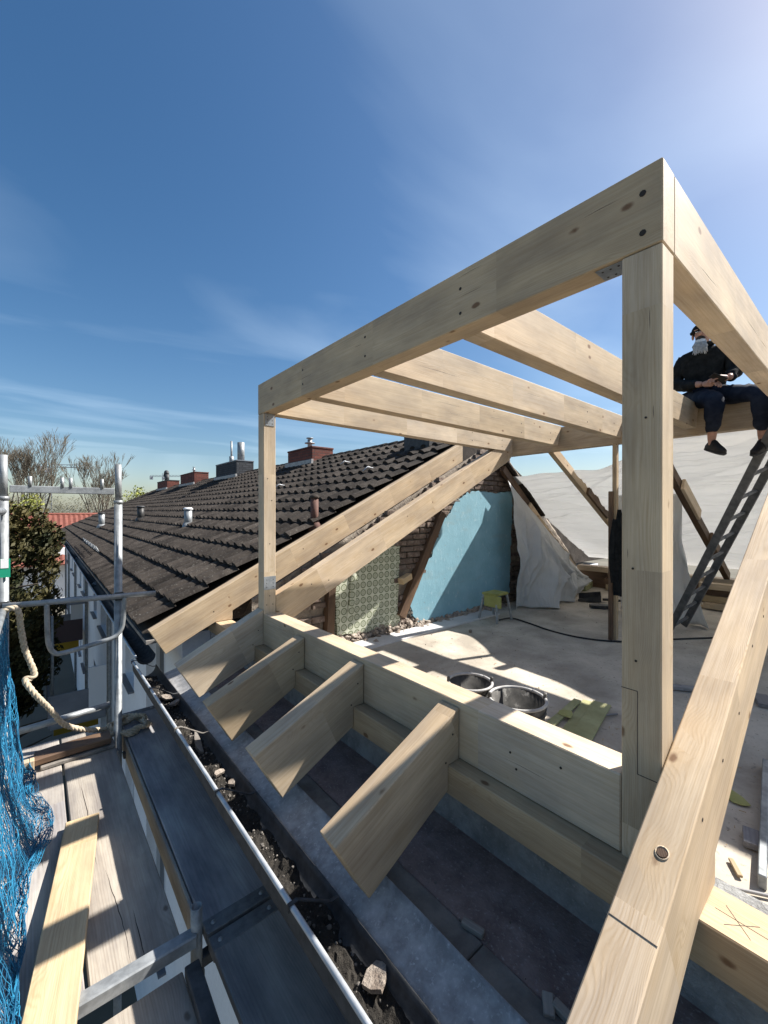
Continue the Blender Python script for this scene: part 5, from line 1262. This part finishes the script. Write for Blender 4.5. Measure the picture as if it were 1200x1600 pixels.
# bare trees
def bare_tree(x, y, h, seed, lab, spread=1.0, stems=1, dens=1.0):
    rr = random.Random(seed); root = thing('bare_tree', (x, y, GZ), lab, 'tree', 'bare trees behind the red roof')
    big = []; fine = []
    def grow(p, d, L, r, lev):
        n = 3; pts_ = [p]; q = p.copy(); dd = d.copy()
        for i in range(n):
            dd = (dd + V3((rr.gauss(0, .12), rr.gauss(0, .12), rr.gauss(.05, .06)))).normalized(); q = q + dd * L / n; pts_.append(q.copy())
        rs = [r * (1 - .35 * i / n) for i in range(n + 1)]
        (big if lev < 3 else fine).append((pts_, rs))
        if lev >= 7 or L < .25: return
        k = rr.choice((2, 2, 3)) if lev < 3 else rr.choice((2, 3, 3))
        for i in range(k):
            ax = V3((rr.gauss(0, 1), rr.gauss(0, 1), rr.gauss(0, .3))).normalized(); an = rr.uniform(.28, .70) * spread * (1 if lev < 4 else 1.25)
            nd = (dd + ax * math.tan(an) * .8 + V3((0, 0, .16))).normalized()
            grow(pts_[rr.choice((2, 3, 3))] if i else pts_[-1], nd, L * (rr.uniform(.60, .80) if lev < 3 else rr.uniform(.66, .86)), max(.016, r * rr.uniform(.52, .68)), lev + 1)
    for s_ in range(stems):
        a = rr.uniform(0, 6.28); d0 = V3((math.cos(a) * .16 * (stems > 1), math.sin(a) * .16 * (stems > 1), 1)).normalized()
        grow(V3((x + .3 * s_ * math.cos(a), y + .3 * s_ * math.sin(a), GZ)), d0, h * .40, h * .0165, 0)
    join_tubes('trunk', big, M['bark'], root, 6); join_tubes('crown', fine, M['twig'], root, 3)
bare_tree(-1.6, 62, 12.0, 11, 'leftmost bare tree with several forked stems above the red roof', .50, 2)
bare_tree(.55, 64, 12.2, 14, 'broad bare tree right beside the leftmost one above the red roof', .52, 2)
bare_tree(4.2, 61, 12.0, 23, 'bare tree standing alone in the middle between the two scaffold poles', .46, 1)
bare_tree(8.3, 63, 11.6, 35, 'bare tree right behind the right scaffold pole', .56, 2)
bare_tree(-5.0, 66, 12.0, 52, 'bare tree partly cut off by the left picture edge', .6, 2)
def shrub(x, y, h, r_, mat, lab, seed, n=4500, sz=.14):
    o = thing('spring_shrub', (x, y, GZ), lab, 'shrub', 'shrubs behind the red roof')
    rr = random.Random(seed); bl = []
    for k in range(26):
        a = rr.uniform(0, 6.28); q = rr.uniform(0, r_); bl.append(((x + q * math.cos(a), y + q * math.sin(a), GZ + h * rr.uniform(.35, .92)), (r_ * .42, r_ * .42, h * .13)))
    for k in range(7):
        a = rr.uniform(0, 6.28); tube('stem', [(x, y, GZ), (x + r_ * .3 * math.cos(a), y + r_ * .3 * math.sin(a), GZ + h * .45), (x + r_ * .6 * math.cos(a), y + r_ * .6 * math.sin(a), GZ + h * .8)], [.12, .08, .03], M['bark'], o, 5)
    leaf_crown('crown', bl, n, sz, mat, o, seed)
shrub(-1.4, 57, 9.9, 2.0, M['willow'], 'yellow-green spring shrub above the red roof at the left', 5)
shrub(9.6, 56, 10.6, 1.9, M['willow'], 'yellow-green spring shrub behind the right scaffold pole', 6)
bl = [((random.Random(k).uniform(-10, 22), 74 + random.Random(k + 99).uniform(-4, 8), GZ + random.Random(k + 7).uniform(3, 9.3)), (1.9, 1.6, 1.5)) for k in range(150)]
tk = leaf_crown('thicket', bl, 30000, .16, M['thicket'], None, 77, .4); tag(tk, 'far brownish thicket of bare bushes behind the trees', 'thicket', kind='stuff')
# cranes far off
def crane(x, y, zt, j0, j1, dirv, lab):
    o = thing('tower_crane', (x, y, GZ), lab, 'crane', 'far tower cranes'); tb = []
    w_ = .8
    for sx in (-w_, w_):
        for sy in (-w_, w_): tb.append(([(x + sx, y + sy, GZ), (x + sx, y + sy, zt + 2)], .13))
    n = int((zt - GZ) / 2)
    for k in range(n):
        z = GZ + 2 * k
        for (a, b) in (((-w_, -w_), (w_, -w_)), ((w_, w_), (-w_, w_))): tb.append(([(x + a[0], y + a[1], z), (x + b[0], y + b[1], z + 2)], .07))
    join_tubes('mast', tb, M['crane'], o, 4); tb = []; dv = V3(dirv)
    for off in (V3((0, 0, .7)), V3((0, 0, -.5)) + dv.cross(V3((0, 0, 1))) * .6, V3((0, 0, -.5)) - dv.cross(V3((0, 0, 1))) * .6):
        tb.append(([V3((x, y, zt)) + dv * j0 + off * .8, V3((x, y, zt)) + dv * j1 + off * .8], .12))
    for k in range(int((j1 - j0) / 2.4)):
        p = V3((x, y, zt)) + dv * (j0 + 2.4 * k); tb.append(([p + V3((0, 0, .55)), p + dv * 1.2 + V3((0, 0, -.4))], .07)); tb.append(([p + dv * 1.2 + V3((0, 0, -.4)), p + dv * 2.4 + V3((0, 0, .55))], .07))
    join_tubes('jib', tb, M['crane'], o, 4)
    q = V3((x, y, zt - 1)) + dv * (j0 + 1); mobj('counterweight', *box_vf(q.x - .9, q.x + .9, q.y - .9, q.y + .9, q.z - 1.4, q.z + .9), M['crane'], o)
    mobj('cab', *box_vf(x - 1, x + 1, y - 1, y + 1, zt - 2.4, zt - .8), M['crane'], o)
c0 = P(76, 727, Y=190.0); crane(c0.x, c0.y, c0.z, -3.5, 9.5, V3((.9, -.44, 0)).normalized(), 'tower crane seen through the bare trees at the left')
c1 = P(256, 743, Y=330.0); crane(c1.x, c1.y, c1.z, -10, 28, V3((.75, -.66, 0)).normalized(), 'pale tower crane jib far behind the bent chimney pipe')
